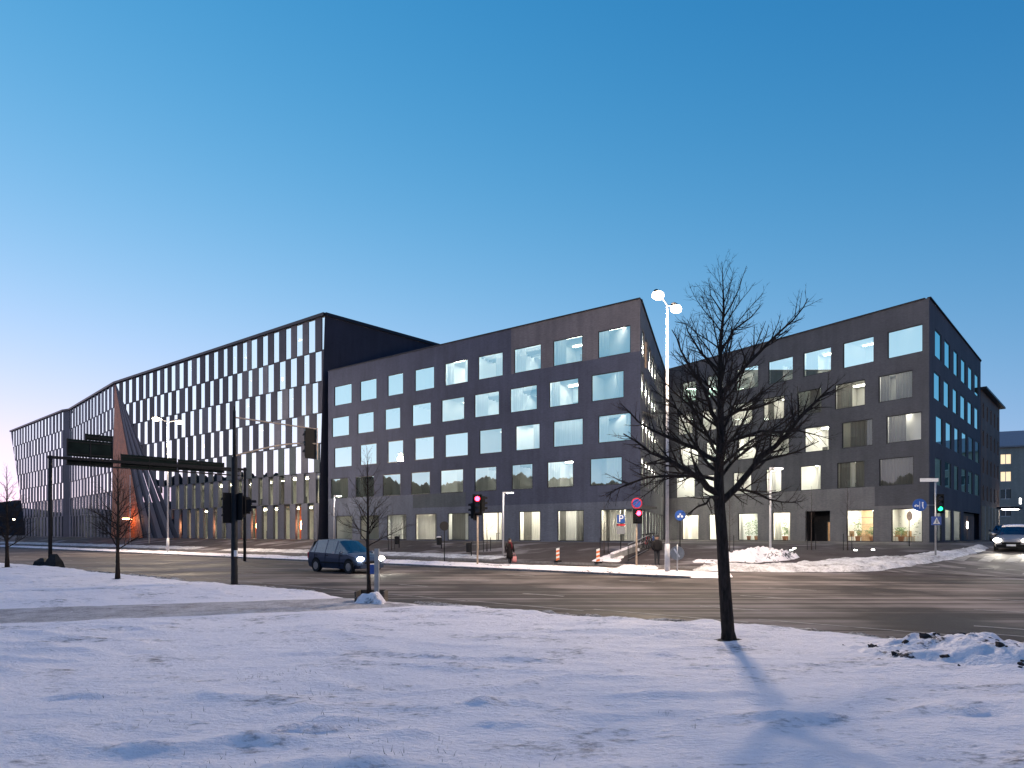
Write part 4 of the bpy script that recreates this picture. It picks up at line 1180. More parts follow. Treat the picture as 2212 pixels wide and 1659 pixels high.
# ------------------------------------------------------------------ dark wooded rise far left, with a few lights
hv = []; na, nb = 60, 10
for i in range(na):
    x = -330 + 235 * i / (na - 1)
    for j in range(nb):
        y = 205 + 60 * j / (nb - 1); t = math.sin(math.pi * min(1, j / (nb - 2)))
        hv.append((x, y, -0.2 + (13.5 + 2.0 * fbm(x * 0.05, 3, 3) + 1.6 * fbm(x * 0.4, y * 0.4, 3)) * t))
M["wood_far"] = plain("far_dark_wood", (0.018, 0.017, 0.02), 0.95, 0, 0.4, 0.4, 0.1)
struct("hill", hv, grid_faces(na, nb), M["wood_far"])
for px, py, gz, lab in ((23, 1079, 9.0, "upper orange light on the dark wooded hill at the left edge"), (30, 1122, 0.0, "lower orange light at the foot of the dark wooded hill")):
    p = at(px, py, 203.0 if gz == 0 else 210.0)
    o = thing("far_lamp", (p.x, p.y, gz), lab, "lamp", group="far lights by the hill")
    a = MB(); a.ball((0, 0, p.z - gz), 0.32, 8, 5); a.build("globe", M["lamp_glow"], o); b = MB(); b.tube([(0, 0, -0.2), (0, 0, p.z - gz - 0.2)], 0.08, 5); b.build("post", M["metal_dark"], o)

# ------------------------------------------------------------------ tall dark trees beyond the left picture edge: the glass mirrors them
tv = []; na, nb = 420, 7
for i in range(na):
    t = i / (na - 1); cx, cy = -70 - 38 * t, -60 + 172 * t
    for j in range(nb):
        q = j / (nb - 1); zz = math.sin(math.pi * q) ** 0.5
        tv.append((cx - 9 * q, cy + 2 * q, -0.2 + (15.5 + 2.2 * fbm(t * 9, 1.7, 3) + 1.6 * fbm(t * 40, 5.1, 3) + 1.3 * abs(n2(t * 170, 2.2)) + 0.7 * n2(t * 420, q * 3)) * zz))
struct("treeline", tv, grid_faces(na, nb), M["wood_far"], kind="stuff")
# flagpoles before the striped block
for px, lab in ((281, "left one of two thin flagpoles before the copper wedge"), (322, "right one of two thin flagpoles before the copper wedge")):
    g = at_ground(px, 1174); o = thing("flagpole", g, lab, "flagpole"); hh = 9.6
    mb = MB(); mb.tube([(0, 0, -0.05), (0, 0, hh)], [0.07, 0.035], 8); mb.build("pole", M["metal_white"], o, smooth=True)
    mb = MB(); mb.ball((0, 0, hh + 0.06), 0.07, 8, 6); mb.build("finial", M["metal_white"], o)

# ------------------------------------------------------------------ trees
def grow(mb, p, d, length, r, lvl, q, spread, up, sides):
    # one limb: bends a little, thins out, carries side shoots
    n = max(3, int(length / (0.16 if lvl < 2 else 0.10))) if lvl < 3 else 3
    n = min(n, 9); pts = [Vector(p)]; rad = [r]; dd = Vector(d).normalized()
    for i in range(n):
        t = (i + 1) / n
        dd = (dd + Vector((q.gauss(0, 0.10), q.gauss(0, 0.10), q.gauss(0, 0.07))) + Vector((0, 0, up)) / n).normalized()
        pts.append(pts[-1] + dd * (length / n)); rad.append(r * (1 - 0.78 * t))
    mb.tube(pts, rad, sides[min(lvl, 3)], 0, False)
    side_shoots(mb, pts, rad, length, lvl, q, spread, up, sides)
def side_shoots(mb, pts, rad, length, lvl, q, spread, up, sides, dens=1.0):
    if lvl >= 3: return
    cnt = max(2, int(length * (10.0, 12.5, 16.0)[lvl] * dens))
    for k in range(cnt):
        t = 0.18 + 0.80 * (k + q.random() * 0.8) / cnt
        f = t * (len(pts) - 1); i = min(int(f), len(pts) - 2); u = f - i
        base = pts[i].lerp(pts[i + 1], u); ax = (pts[i + 1] - pts[i]).normalized()
        side = ax.orthogonal().normalized(); side.rotate(Matrix.Rotation(q.random() * 6.283, 3, ax))
        nd = (ax * math.cos(spread) + side * math.sin(spread) * (0.7 + 0.5 * q.random())).normalized()
        ll = length * (0.46, 0.44, 0.40)[lvl] * (1.12 - 0.75 * t) * (0.6 + 0.7 * q.random())
        if ll < 0.04: continue
        rr = max(0.0029, (rad[i] + (rad[i + 1] - rad[i]) * u) * 0.55)
        grow(mb, base, nd, ll, rr, lvl + 1, q, spread * 1.02, up * 0.8, sides)
def make_tree(name, loc, label, h, trunk_pts, trunk_rad, limbs, seed, auto=(16, 0.30), bark="bark", rz=0.0, group=None, scale_len=0.30, up=0.25, sides=(6, 5, 4, 3), spread=0.75, crown_pow=1.0):
    t = thing(name, loc, label, "tree", rz, group); q = random.Random(seed)
    tp = [Vector(p) for p in trunk_pts]; tb = MB(); tb.tube(tp, trunk_rad, 11)
    tr = tb.build("trunk", M[bark], t, smooth=True)
    cr = MB()
    for pts, r0 in limbs:
        P = [Vector(pts[0])]
        for a, b in zip(pts, pts[1:]):
            a, b = Vector(a), Vector(b); m = a.lerp(b, 0.5) + Vector((q.gauss(0, 0.03), q.gauss(0, 0.03), q.gauss(0, 0.02))); P += [m, b]
        L = sum((P[i + 1] - P[i]).length for i in range(len(P) - 1)); rad = [max(0.004, 1.35 * r0 * (1 - 0.85 * i / (len(P) - 1))) for i in range(len(P))]
        cr.tube(P, rad, 6, 0, False); side_shoots(cr, P, rad, L * 0.72, 0, q, spread, up, sides, 1.25)
    cnt, start = auto
    for k in range(cnt):
        f = start + (0.97 - start) * (k / max(1, cnt - 1)); fi = f * (len(tp) - 1); i = min(int(fi), len(tp) - 2); u = fi - i
        base = tp[i].lerp(tp[i + 1], u); az = k * 2.399 + q.random() * 0.5; el = 0.35 + 0.75 * f + q.gauss(0, 0.10)
        d = Vector((math.cos(az) * math.cos(el), math.sin(az) * math.cos(el), math.sin(el)))
        L = h * scale_len * (1.02 - 0.86 * ((f - start) / (1 - start)) ** crown_pow) * (0.75 + 0.4 * q.random())
        r = (trunk_rad[i] + (trunk_rad[i + 1] - trunk_rad[i]) * u) * 0.42
        grow(cr, base, d, L, r, 0, q, spread, up, sides)
    cr.build("crown", M[bark], t, smooth=True)
    if trunk_rad[0] > 0.05:
        sb = MB(); ring = [(trunk_rad[0] * 2.1 * math.cos(a) * (1 + 0.35 * n2(math.cos(a) * 2 + seed, math.sin(a) * 2)), trunk_rad[0] * 1.5 * math.sin(a) * (1 + 0.35 * n2(math.cos(a) * 2, math.sin(a) * 2 + seed)), 0.045) for a in [2 * math.pi * k / 24 for k in range(24)]]
        for a, b in zip(ring, ring[1:] + ring[:1]): sb.face([(0, 0, 0.06), a, b]); sb.face([a, (a[0] * 1.15, a[1] * 1.15, -0.02), (b[0] * 1.15, b[1] * 1.15, -0.02), b])
        sb.build("bare_soil", M["clod"], t)
    return t
KT = 0.00427
def TP(x, y, dep=0.0): return ((x - 525) * KT, dep, (1605 - y) * KT)
big_loc = Vector((3.86, 10.95, 0)); big_loc.z = snow_z(big_loc.x, big_loc.y) - 0.03
make_tree("bare_tree", big_loc, "tall bare tree with dark leaning trunk standing alone on the near snow", 6.8,
    [TP(527, 1612), TP(521, 1560), TP(508, 1380), TP(498, 1200), TP(486, 1040), TP(482, 930), TP(487, 800), TP(490, 650), TP(487, 500), TP(490, 350), TP(503, 230), TP(500, 120), TP(495, 20)],
    [0.155, 0.115, 0.105, 0.100, 0.095, 0.085, 0.068, 0.055, 0.043, 0.031, 0.020, 0.011, 0.004],
    [([TP(500, 1015), TP(600, 900, -0.1), TP(690, 800, -0.25), TP(780, 690, -0.3), TP(850, 615, -0.4), TP(900, 560, -0.5)], 0.048),
     ([TP(470, 980), TP(400, 935, -0.2), TP(280, 875, -0.4), TP(170, 830, -0.5), TP(60, 760, -0.6)], 0.050),
     ([TP(472, 850), TP(400, 790, 0.2), TP(300, 740, 0.4), TP(170, 665, 0.5), TP(90, 585, 0.5)], 0.034),
     ([TP(486, 700), TP(420, 620, -0.3), TP(350, 530, -0.5), TP(285, 430, -0.6), TP(250, 350, -0.6)], 0.030),
     ([TP(490, 690), TP(560, 645, 0.4), TP(690, 600, 0.7), TP(800, 560, 0.8), TP(850, 530, 0.9)], 0.028),
     ([TP(488, 570), TP(570, 470, -0.3), TP(650, 385, -0.5), TP(730, 310, -0.6), TP(775, 235, -0.7)], 0.030),
     ([TP(492, 1005), TP(600, 960, 0.5), TP(720, 975, 0.8), TP(850, 1010, 1.0), TP(950, 1005, 1.1)], 0.030),
     ([TP(478, 1000), TP(400, 1010, -0.6), TP(330, 1050, -0.9), TP(280, 1085, -1.0)], 0.024),
     ([TP(484, 930), TP(360, 900, 0.6), TP(230, 900, 0.9), TP(100, 950, 1.1), TP(60, 985, 1.2)], 0.030),
     ([TP(488, 780), TP(600, 750, -0.6), TP(720, 760, -0.9), TP(820, 800, -1.1)], 0.024),
     ([TP(488, 480), TP(430, 380, 0.3), TP(380, 280, 0.4), TP(330, 230, 0.5)], 0.022),
     ([TP(492, 380), TP(560, 290, 0.2), TP(640, 230, 0.3), TP(690, 170, 0.3)], 0.018),
     ([TP(498, 260), TP(550, 150, -0.2), TP(580, 60, -0.2)], 0.012), ([TP(500, 240), TP(455, 150, 0.1), TP(445, 80, 0.1)], 0.011),
     ([TP(485, 960), TP(540, 860, 1.0), TP(590, 780, 1.5), TP(610, 720, 1.7)], 0.028), ([TP(485, 900), TP(430, 820, -1.0), TP(420, 740, -1.5)], 0.028)],
    21, auto=(40, 0.42), scale_len=0.25, up=0.34, crown_pow=1.35)

def simple_tree(loc, label, h, r0, seed, lean=0.0, name="young_tree", auto=(26, 0.28), bark="bark", scale_len=0.30, group=None, sides=(5, 4, 3, 3), spread=0.75):
    q = random.Random(seed); n = 9; pts = []; x = y = 0.0
    for i in range(n):
        t = i / (n - 1); pts.append((x + lean * t * h, y, h * t)); x += q.gauss(0, 0.012) * h / 5; y += q.gauss(0, 0.012) * h / 5
    return make_tree(name, loc, label, h, pts, [max(0.004, r0 * (1 - 0.93 * i / (n - 1)) * (1.25 if i == 0 else 1)) for i in range(n)], [], seed, auto, bark, group=group, scale_len=scale_len, sides=sides, spread=spread)
def on_snow(x, y, dz=-0.03): return Vector((x, y, snow_z(x, y) + dz))
simple_tree(on_snow(-4.12, 17.75), "young bare tree rising from the little snow mound beside the grey post", 4.45, 0.065, 3, -0.02, auto=(28, 0.36), scale_len=0.31)
simple_tree(on_snow(-16.4, 25.6), "bare tree on the roadside snow in front of the copper wedge", 5.2, 0.085, 4, auto=(34, 0.24), scale_len=0.36)
simple_tree(on_snow(-28.2, 34.4), "bare tree at the left picture edge beside the gantry leg", 5.7, 0.10, 6, auto=(34, 0.2), scale_len=0.36)
SAP = [((846, 1188), 4.0, "thin sapling before the third ground-floor window of the middle block"), ((1052, 1191), 4.0, "thin sapling behind the median traffic light, before a half-dark window"),
       ((1305, 1196), 3.6, "thin sapling left of the parking sign"), ((1576, 1192), 4.3, "thin sapling just right of the big tree's trunk"),
       ((1753, 1188), 4.3, "sapling with guard posts before the dark entrance"), ((1831, 1189), 5.0, "taller sapling before the left cafe window"), ((686, 1172), 4.2, "thin sapling before the foot of the striped block's end")]
for k, ((px, py), h, lab) in enumerate(SAP):
    g = at_ground(px, py); t = simple_tree(g, lab, h, 0.032, 40 + k, name="sapling", auto=(18, 0.4), bark="bark_pale", scale_len=0.20, sides=(4, 3, 3, 3))
    for dx in (-0.28, 0.28):
        mb = MB(); mb.tube([(dx, 0, -0.05), (dx, 0, 1.1)], 0.025, 6); mb.build("guard_post", M["metal_dark"], t)

# ------------------------------------------------------------------ street lamps
def tall_lamp(loc, label, h, rz, energy):
    t = thing("street_lamp", loc, label, "street lamp", rz, "tall twin street lamps on the median")
    mb = MB(); mb.tube([(0, 0, 0), (0, 0, 1.4)], [0.13, 0.12], 14); mb.tube([(0, 0, 1.4), (0, 0, h)], [0.085, 0.045], 12); mb.build("post", M["metal_white"], t, smooth=True)
    mb = MB(); mb.tube([(-0.75, 0, h + 0.22), (-0.3, 0, h + 0.06), (0, 0, h - 0.05), (0.3, 0, h + 0.06), (0.75, 0, h + 0.22)], 0.035, 8); mb.build("arm", M["metal_dark"], t)
    for sg in (-1, 1):
        hd = MB()
        rings = []
        for i, (u, wd, ht) in enumerate(((0, 0.06, 0.06), (0.12, 0.14, 0.11), (0.45, 0.17, 0.13), (0.72, 0.12, 0.09), (0.8, 0.03, 0.03))):
            rings.append([(sg * (0.62 + u), wd * math.cos(a), h + 0.24 + ht * math.sin(a)) for a in [2 * math.pi * k / 10 for k in range(10)]])
        hd.loft(rings); o = hd.build("lamp_head", M["metal_dark"], t, smooth=True)
        lb = MB(); lb.ball((sg * 1.08, 0, h + 0.12), 0.32, 16, 10, 0, (1.1, 0.8, 0.6)); lb.build("lamp_bowl", M["lamp_glow"], o, smooth=True)
        ld = bpy.data.lights.new("lamp_light", "POINT"); ld.energy = energy; ld.color = (1.0, 0.80, 0.60); ld.shadow_soft_size = 0.45
        lo = bpy.data.objects.new("lamp_light", ld); COL.objects.link(lo); lo.parent = t; lo.location = (sg * 1.08, 0, h - 0.60)
    return t
LAMP_RZ = math.atan2(RN.y, RN.x)
pl = ab(-11.7, 27.95); tall_lamp((pl.x, pl.y, 0.1), "tall twin-headed street lamp glowing above the road beside the big bare tree", 12.8, LAMP_RZ, 7000)
pl = ab(-63.0, 27.95); tall_lamp((pl.x, pl.y, 0.1), "twin-headed street lamp glowing before the striped facade", 12.8, LAMP_RZ, 7000)
pl = ab(39.0, 27.95); tall_lamp((pl.x, pl.y, 0.1), "next twin-headed street lamp along the median, past the right picture edge", 12.8, LAMP_RZ, 7000)

def path_lamp(px, py, h, label, side=1):
    g = at_ground(px, py); t = thing("path_lamp", g, label, "lamp post", 0, "short path lamps before the buildings")
    mb = MB(); mb.tube([(0, 0, -0.05), (0, 0, h)], [0.075, 0.06], 10); mb.build("post", M["metal_white"], t, smooth=True)
    mb = MB(); mb.box((side * 0.42, 0, h - 0.03), (0.75, 0.16, 0.07)); mb.build("lamp_head", M["metal_white"], t)
    lb = MB(); lb.box((side * 0.52, 0, h - 0.085), (0.45, 0.14, 0.035)); lb.build("lamp_panel", M["lamp_small"], t)
    ld = bpy.data.lights.new("path_light", "POINT"); ld.energy = 130; ld.color = (1, 0.93, 0.82); ld.shadow_soft_size = 0.1
    lo = bpy.data.objects.new("path_light", ld); COL.objects.link(lo); lo.parent = t; lo.location = (side * 0.52, 0, h - 0.22)
path_lamp(1087, 1197, 4.7, "short path lamp standing behind the person in the red scarf")
path_lamp(722, 1169, 4.9, "short path lamp at the far left corner of the middle block")
path_lamp(1664, 1203, 5.6, "short path lamp standing in the shovelled snow pile")
# uplights let into the paving
for (px, py), lab in zip(((1674, 1190), (1709, 1191), (1716, 1187), (1848, 1191), (1886, 1190)), ("leftmost of the five small uplights in the paving, near the snow pile", "second uplight from the left in the paving, the nearer of a close pair", "middle uplight in the paving, the farther of a close pair", "fourth uplight from the left, before the taller sapling", "rightmost small uplight in the paving before the cafe windows")):
    g = at_ground(px, py, 0.02); o = thing("ground_light", g, lab, "ground light", group="uplights in the paving")
    mb = MB(); mb.disc((0, 0, 0.03), (0, 0, 1), 0.14, 0.06, 14); mb.build("ring", M["metal"], o)
    mb = MB(); mb.ball((0, 0, 0.06), 0.10, 10, 6, 0, (1, 1, 0.6)); mb.build("lens", M["spot_glow"], o)

# ------------------------------------------------------------------ traffic signals
def signal_head(parent, c, face, lit, n=3, sz=0.30):
    # a housing with round lenses and visors, facing the given direction (local x,y)
    f = Vector((face[0], face[1], 0)).normalized(); rz = math.atan2(f.y, f.x); hh = n * sz
    mb = MB(); mb.box(c, (0.20, sz, hh), rz=rz); mb.box(Vector(c) - f * 0.10, (0.02, sz + 0.22, hh + 0.2), rz=rz); hd = mb.build("signal_head", M["black"], parent)
    for k in range(n):
        zc = c[2] + hh / 2 - sz * (k + 0.5); p = Vector((c[0], c[1], zc)) + f * 0.11
        on = lit == k; lb = MB(); lb.disc(p, f, sz * 0.40, 0.03, 16); lb.build("signal_lens", M[("red_glow", "red_glow", "green_glow")[min(2, k if n == 3 else k * 2)] if on else "signal_off"], hd)
        vb = MB(); s_ = Vector((-f.y, f.x, 0)); ring = [p + s_ * math.cos(a) * sz * 0.44 + Vector((0, 0, math.sin(a) * sz * 0.44)) for a in [math.pi * j / 8 for j in range(9)]]
        for a, b in zip(ring, ring[1:]): vb.face([a, b, b + f * 0.16, a + f * 0.16])
        vb.build("visor", M["black"], hd)
    return hd
def pole_signal(loc, h, label, heads, mat="metal_rust", rz=0.0):
    t = thing("traffic_light", loc, label, "traffic light")
    mb = MB(); mb.tube([(0, 0, -0.05), (0, 0, h)], 0.055, 10); mb.build("post", M[mat], t, smooth=True)
    for c, face, lit, n, sz in heads: signal_head(t, c, face, lit, n, sz)
    return t
pm = ab(-23.1, 27.95)
pole_signal(Vector((-2.0, 35.7, 0.1)), 3.9, "traffic light showing red on the median before the middle block", [((0.0, -0.16, 3.55), (0.05, -1), 0, 3, 0.34), ((0.30, 0.05, 3.6), (1, 0.2), None, 3, 0.30), ((-0.25, 0.05, 3.2), (-1, 0.3), None, 3, 0.30)])
pe = at_ground(1375, 1226)
t2 = pole_signal(pe, 4.05, "traffic light showing red with a round sign on top beside the parking sign", [((0.06, -0.16, 3.0), (0.1, -1), 0, 2, 0.34)])
mb = MB(); mb.disc((0, -0.07, 3.75), (0.1, -1, 0), 0.32, 0.03, 24, 0, 1); o = mb.build("round_sign", [M["sign_red"], M["sign_grey"]], t2)
mb = MB(); mb.disc((0.002, -0.09, 3.75), (0.1, -1, 0), 0.25, 0.012, 24); mb.build("sign_face", M["sign_blue"], o)
mb = MB(); mb.bar((0.17, -0.10, 3.92), (-0.17, -0.10, 3.58), 0.05, 0.012); mb.build("sign_bar", M["sign_red"], o)
mb = MB(); mb.box((0.09, -0.1, 1.05), (0.10, 0.12, 0.16)); mb.build("push_button", M["metal_white"], t2)
# mast-arm signal at the near kerb
mp_ = Vector((-10.1, 22.4, 0.02)); mast = thing("mast_arm_signal", mp_, "black mast-arm traffic signal at the near kerb with tan arm reaching over the road", "traffic signal")
mb = MB(); mb.tube([(0, 0, -0.05), (0, 0, 0.5), (0, 0, 4.75)], [0.125, 0.115, 0.105], 14); mb.build("post", M["metal_dark"], mast, smooth=True)
mb = MB(); mb.tube([(0, 0, 4.75), (0, 0, 6.45)], [0.06, 0.05], 10); mb.tube([(0, 0, 6.45), (0, 0, 6.6)], 0.03, 6); mb.build("upper_post", M["metal_dark"], mast, smooth=True)
AE = Vector((2.35, 1.95, 0))
mb = MB(); mb.tube([(0, 0, 6.2), AE * 0.5 + Vector((0, 0, 6.15)), AE + Vector((0, 0, 6.1))], 0.028, 8); mb.build("stay", M["metal_rust"], mast)
mb = MB(); mb.tube([(0, 0, 4.8)] + [AE * t + Vector((0, 0, 4.8 + 0.72 * math.sin(t * 1.57))) for t in (0.15, 0.3, 0.45, 0.6, 0.75, 0.9, 1.0)], 0.032, 8); mb.build("arm", M["metal_rust"], mast)
mb = MB(); mb.bar(AE + Vector((0.03, 0.02, 4.9)), AE + Vector((0.03, 0.02, 6.15)), 0.07, 0.05); mb.build("hanger", M["metal_rust"], mast)
signal_head(mast, tuple(AE + Vector((-0.22, -0.1, 5.5))), (-0.8, 0.6), None, 3, 0.33)
signal_head(mast, (-0.22, 0.0, 2.9), (-0.8, 0.6), None, 3, 0.30); signal_head(mast, (0.24, 0.06, 2.95), (0.6, 0.8), None, 3, 0.26); signal_head(mast, (0.42, 0.2, 3.0), (0.9, 0.3), None, 2, 0.22)
mb = MB(); mb.box((0.10, -0.10, 1.25), (0.1, 0.1, 0.22)); mb.build("push_button", M["metal_white"], mast)

# ------------------------------------------------------------------ sign gantry over the road, seen from behind
ga, gb = Vector((-27.0, 36.0, 0.0)), Vector((-19.1, 44.0, 0.0))
gan = thing("sign_gantry", ga, "dark sign gantry spanning the road, boards seen from behind", "gantry")
mb = MB(); mb.tube([(0, 0, -0.05), (0, 0, 6.55)], 0.10, 12); mb.build("leg", M["metal_dark"], gan, smooth=True)
D = gb - ga; mb = MB(); mb.tube([D + Vector((0, 0, -0.05)), D + Vector((0, 0, 6.7))], 0.10, 12); mb.build("leg", M["metal_dark"], gan, smooth=True)
mb = MB(); mb.bar((-0.1, -0.1, 6.45), D * 1.01 + Vector((0, 0, 6.55)), 0.16, 0.16); mb.build("beam", M["metal_dark"], gan)
for sg in (-1, 1):
    q = D.normalized(); mb = MB(); s_ = Vector((-q.y, q.x, 0)) * 0.22 * sg
    for z in (6.1, 6.4): mb.bar(D * 0.07 + s_ + Vector((0, 0, z)), D * 0.97 + s_ + Vector((0, 0, z)), 0.05)
    mb.build("truss_rail", M["metal_dark"], gan)
def gboard(f0, f1, z0, z1, name="sign_board"):
    mb = MB(); q = D.normalized(); rz = math.atan2(q.y, q.x); c = D * ((f0 + f1) / 2) + Vector((0, 0, (z0 + z1) / 2)) + Vector((-q.y, q.x, 0)) * 0.16
    mb.box(c, (D.length * (f1 - f0), 0.05, z1 - z0), rz=rz); b = mb.build(name, M["sign_green"], gan)
    rb = MB(); n = max(2, int((f1 - f0) * D.length / 1.1))
    for k in range(n + 1):
        p = D * (f0 + (f1 - f0) * k / n) + Vector((-q.y, q.x, 0)) * 0.11; rb.box((p.x, p.y, (z0 + z1) / 2), (0.06, 0.05, z1 - z0 + 0.02), rz=rz)
    for z in (z0 + 0.15, z1 - 0.15): rb.bar(D * f0 + Vector((-q.y, q.x, 0)) * 0.10 + Vector((0, 0, z)), D * f1 + Vector((-q.y, q.x, 0)) * 0.10 + Vector((0, 0, z)), 0.05)
    rb.build("stiffener", M["metal_dark"], b)
gboard(0.074, 0.28, 6.62, 7.65); gboard(0.156, 0.28, 7.67, 8.04); gboard(0.074, 0.28, 6.08, 6.38)
gboard(0.322, 0.605, 6.15, 6.98); gboard(0.615, 0.8757, 6.22, 6.93)
mb = MB()
for k, (x, y) in enumerate(((-0.5, 0.1), (0.45, -0.3))): mb.loft([[(x + w * sx, y + w * sy, z) for sx, sy in ((-1, -1), (1, -1), (1, 1), (-1, 1))] for z, w in ((-0.05, 0.38), (0.35, 0.3), (0.8 if k else 0.55, 0.10))])
mb.build("footing", M["metal_dark"], gan)

# ------------------------------------------------------------------ signs
def sign_post(loc, h, label, mat="metal", r=0.032, name="road_sign"):
    t = thing(name, loc, label, "sign"); mb = MB(); mb.tube([(0, 0, -0.05), (0, 0, h)], r, 8); mb.build("post", M[mat], t, smooth=True); return t
def letters(parent, text, loc, size, mat, rz=0.0, name="lettering"):
    cu = bpy.data.curves.new(name, "FONT"); cu.body = text; cu.size = size; cu.align_x = "CENTER"; cu.align_y = "CENTER"; cu.extrude = 0.003
    tmp = bpy.data.objects.new("lettering_curve", cu); COL.objects.link(tmp)
    me = bpy.data.meshes.new_from_object(tmp.evaluated_get(bpy.context.evaluated_depsgraph_get())); bpy.data.objects.remove(tmp)
    o = bpy.data.objects.new(name, me); COL.objects.link(o); o.parent = parent; o.location = loc; o.rotation_euler = (R(90), 0, rz); me.materials.append(M[mat]); return o
g = at_ground(1341, 1203); g.z = ground_z(g.x, g.y); t = sign_post(g, 2.9, "blue parking sign with a white P before the big lit corner window", "metal_dark")
k_ = g.y / FPX; pz = lambda py: EYE + (1152 - py) * k_ - g.z
mb = MB(); mb.box((0, -0.06, (pz(1112) + pz(1130)) / 2), (0.52, 0.03, pz(1112) - pz(1130))); b = mb.build("parking_panel", M["sign_blue"], t)
letters(b, "P", (0, -0.08, (pz(1112) + pz(1130)) / 2), 0.66, "sign_white")
mb = MB(); mb.box((0, -0.06, (pz(1132) + pz(1136)) / 2), (0.58, 0.03, pz(1132) - pz(1136))); b = mb.build("red_panel", M["sign_red"], t)
mb = MB(); mb.disc((-0.22, -0.08, (pz(1132) + pz(1136)) / 2), (0, -1, 0), 0.055, 0.01, 12); mb.build("black_dot", M["black"], b)
mb = MB(); mb.box((0, -0.06, (pz(1137.5) + pz(1153.5)) / 2), (0.58, 0.03, pz(1137.5) - pz(1153.5))); mb.build("white_panel", M["sign_grey"], t)
g = at_ground(960, 1215); t = sign_post(g, 2.75, "round sign seen dark from behind on a thin pole left of the median traffic light", "metal_dark")
mb = MB(); mb.disc((0, -0.05, 2.5), (0.2, -1, 0), 0.32, 0.03, 24, 0); mb.build("sign_disc", M["hair"], t)
g = at_ground(1469, 1210); t = sign_post(g, 3.15, "blue round cycle path sign beside the tall lamp post", "metal_dark")
mb = MB(); mb.disc((0, -0.05, 2.8), (-0.5, -1, 0), 0.33, 0.03, 24); d_ = mb.build("sign_disc", M["sign_blue"], t)
ax = Vector((-0.5, -1, 0)).normalized(); sx = Vector((ax.y, -ax.x, 0)) * -1
def flat(parent, c, ax, shapes, mat, name):
    # flat white symbol made of small bars and discs on a sign face
    s_ = Vector((0, 0, 1)).cross(ax).normalized(); mb = MB()
    for sh in shapes:
        if sh[0] == "d": mb.disc(c + s_ * sh[1] + Vector((0, 0, sh[2])) + ax * 0.02, ax, sh[3], 0.008, 12)
        else: mb.bar(c + s_ * sh[1] + Vector((0, 0, sh[2])) + ax * 0.02, c + s_ * sh[3] + Vector((0, 0, sh[4])) + ax * 0.02, 0.008, sh[5])
    return mb.build(name, M[mat], parent)
flat(d_, Vector((0, -0.05, 2.8)), ax, [("d", -0.11, -0.07, 0.07), ("d", 0.11, -0.07, 0.07), ("b", -0.11, -0.07, 0.0, 0.08, 0.03), ("b", 0.0, 0.08, 0.11, -0.07, 0.03), ("b", -0.05, 0.10, 0.05, 0.10, 0.03)], "sign_white", "symbol")
pk = ab(-11.1, 27.7); t = sign_post(Vector((pk.x, pk.y, 0.12)), 1.35, "round keep-side sign seen grey from behind at the foot of the tall lamp post", "metal")
mb = MB(); mb.disc((0, 0.04, 0.95), (-0.45, -1, 0), 0.33, 0.03, 24, 0); d_ = mb.build("sign_disc", M["sign_grey"], t)
flat(d_, Vector((0, 0.04, 0.95)), Vector((-0.45, -1, 0)).normalized(), [("b", -0.14, 0.2, 0.12, -0.18, 0.07)], "sign_white", "rib")
g = at_ground(1964, 1180); t = sign_post(g, 2.35, "orange-brown sign seen from behind on a thin pole before the right cafe window", "metal_dark", 0.025)
mb = MB(); mb.disc((0, -0.04, 2.1), (0.1, -1, 0), 0.22, 0.03, 20, 0, None, 1.5); mb.build("sign_disc", M["metal_rust"], t)
g = at_ground(2021, 1208); rs_ = thing("sign_signal_post", g, "sign post at the street corner with blue cycle disc, crossing sign and green light", "sign post")
k_ = g.y / FPX; pz = lambda py: EYE + (1152 - py) * k_ - g.z; pxx = lambda px: (px - 2021) * k_
mb = MB(); mb.tube([(0, 0, -0.05), (0, 0, pz(1034))], 0.05, 10); mb.build("post", M["metal"], rs_, smooth=True)
mb = MB(); mb.box((pxx(2006), -0.05, pz(1037)), (1.05, 0.03, 0.2)); o = mb.build("street_name_plate", M["sign_white"], rs_)
mb = MB(); mb.tube([(0, -0.02, pz(1091)), (pxx(1998), -0.02, pz(1091))], 0.02, 6); mb.build("bracket", M["metal"], rs_)
dc = Vector((pxx(1985), -0.06, pz(1091))); mb = MB(); mb.disc(dc, (-0.3, -1, 0), 0.36, 0.03, 26); d_ = mb.build("cycle_disc", M["sign_blue"], rs_)
flat(d_, dc, Vector((-0.3, -1, 0)).normalized(), [("d", 0.15, 0.13, 0.045), ("b", 0.15, 0.08, 0.15, -0.08, 0.07), ("b", 0.15, -0.08, 0.19, -0.2, 0.04), ("b", 0.0, 0.2, 0.0, -0.2, 0.02), ("d", -0.1, -0.05, 0.05), ("d", -0.22, -0.05, 0.05), ("b", -0.1, -0.05, -0.2, 0.05, 0.025)], "sign_white", "symbol")
signal_head(rs_, (pxx(2027), -0.1, pz(1088)), (-0.25, -1), 2, 3, 0.30)
mb = MB(); mb.box((0, -0.07, pz(1125)), (0.56, 0.03, 0.5)); o = mb.build("crossing_sign", M["sign_blue"], rs_)
mb = MB(); zc = pz(1125); mb.face([(-0.2, -0.09, zc - 0.18), (0.2, -0.09, zc - 0.18), (0.0, -0.09, zc + 0.2)]); o2 = mb.build("white_triangle", M["sign_white"], o)
flat(o2, Vector((0, -0.09, zc - 0.03)), Vector((0, -1, 0)), [("d", 0.0, 0.08, 0.028), ("b", 0.0, 0.04, 0.0, -0.05, 0.04), ("b", 0.0, -0.04, 0.06, -0.12, 0.025), ("b", 0.0, -0.04, -0.06, -0.12, 0.025)], "black", "walker")

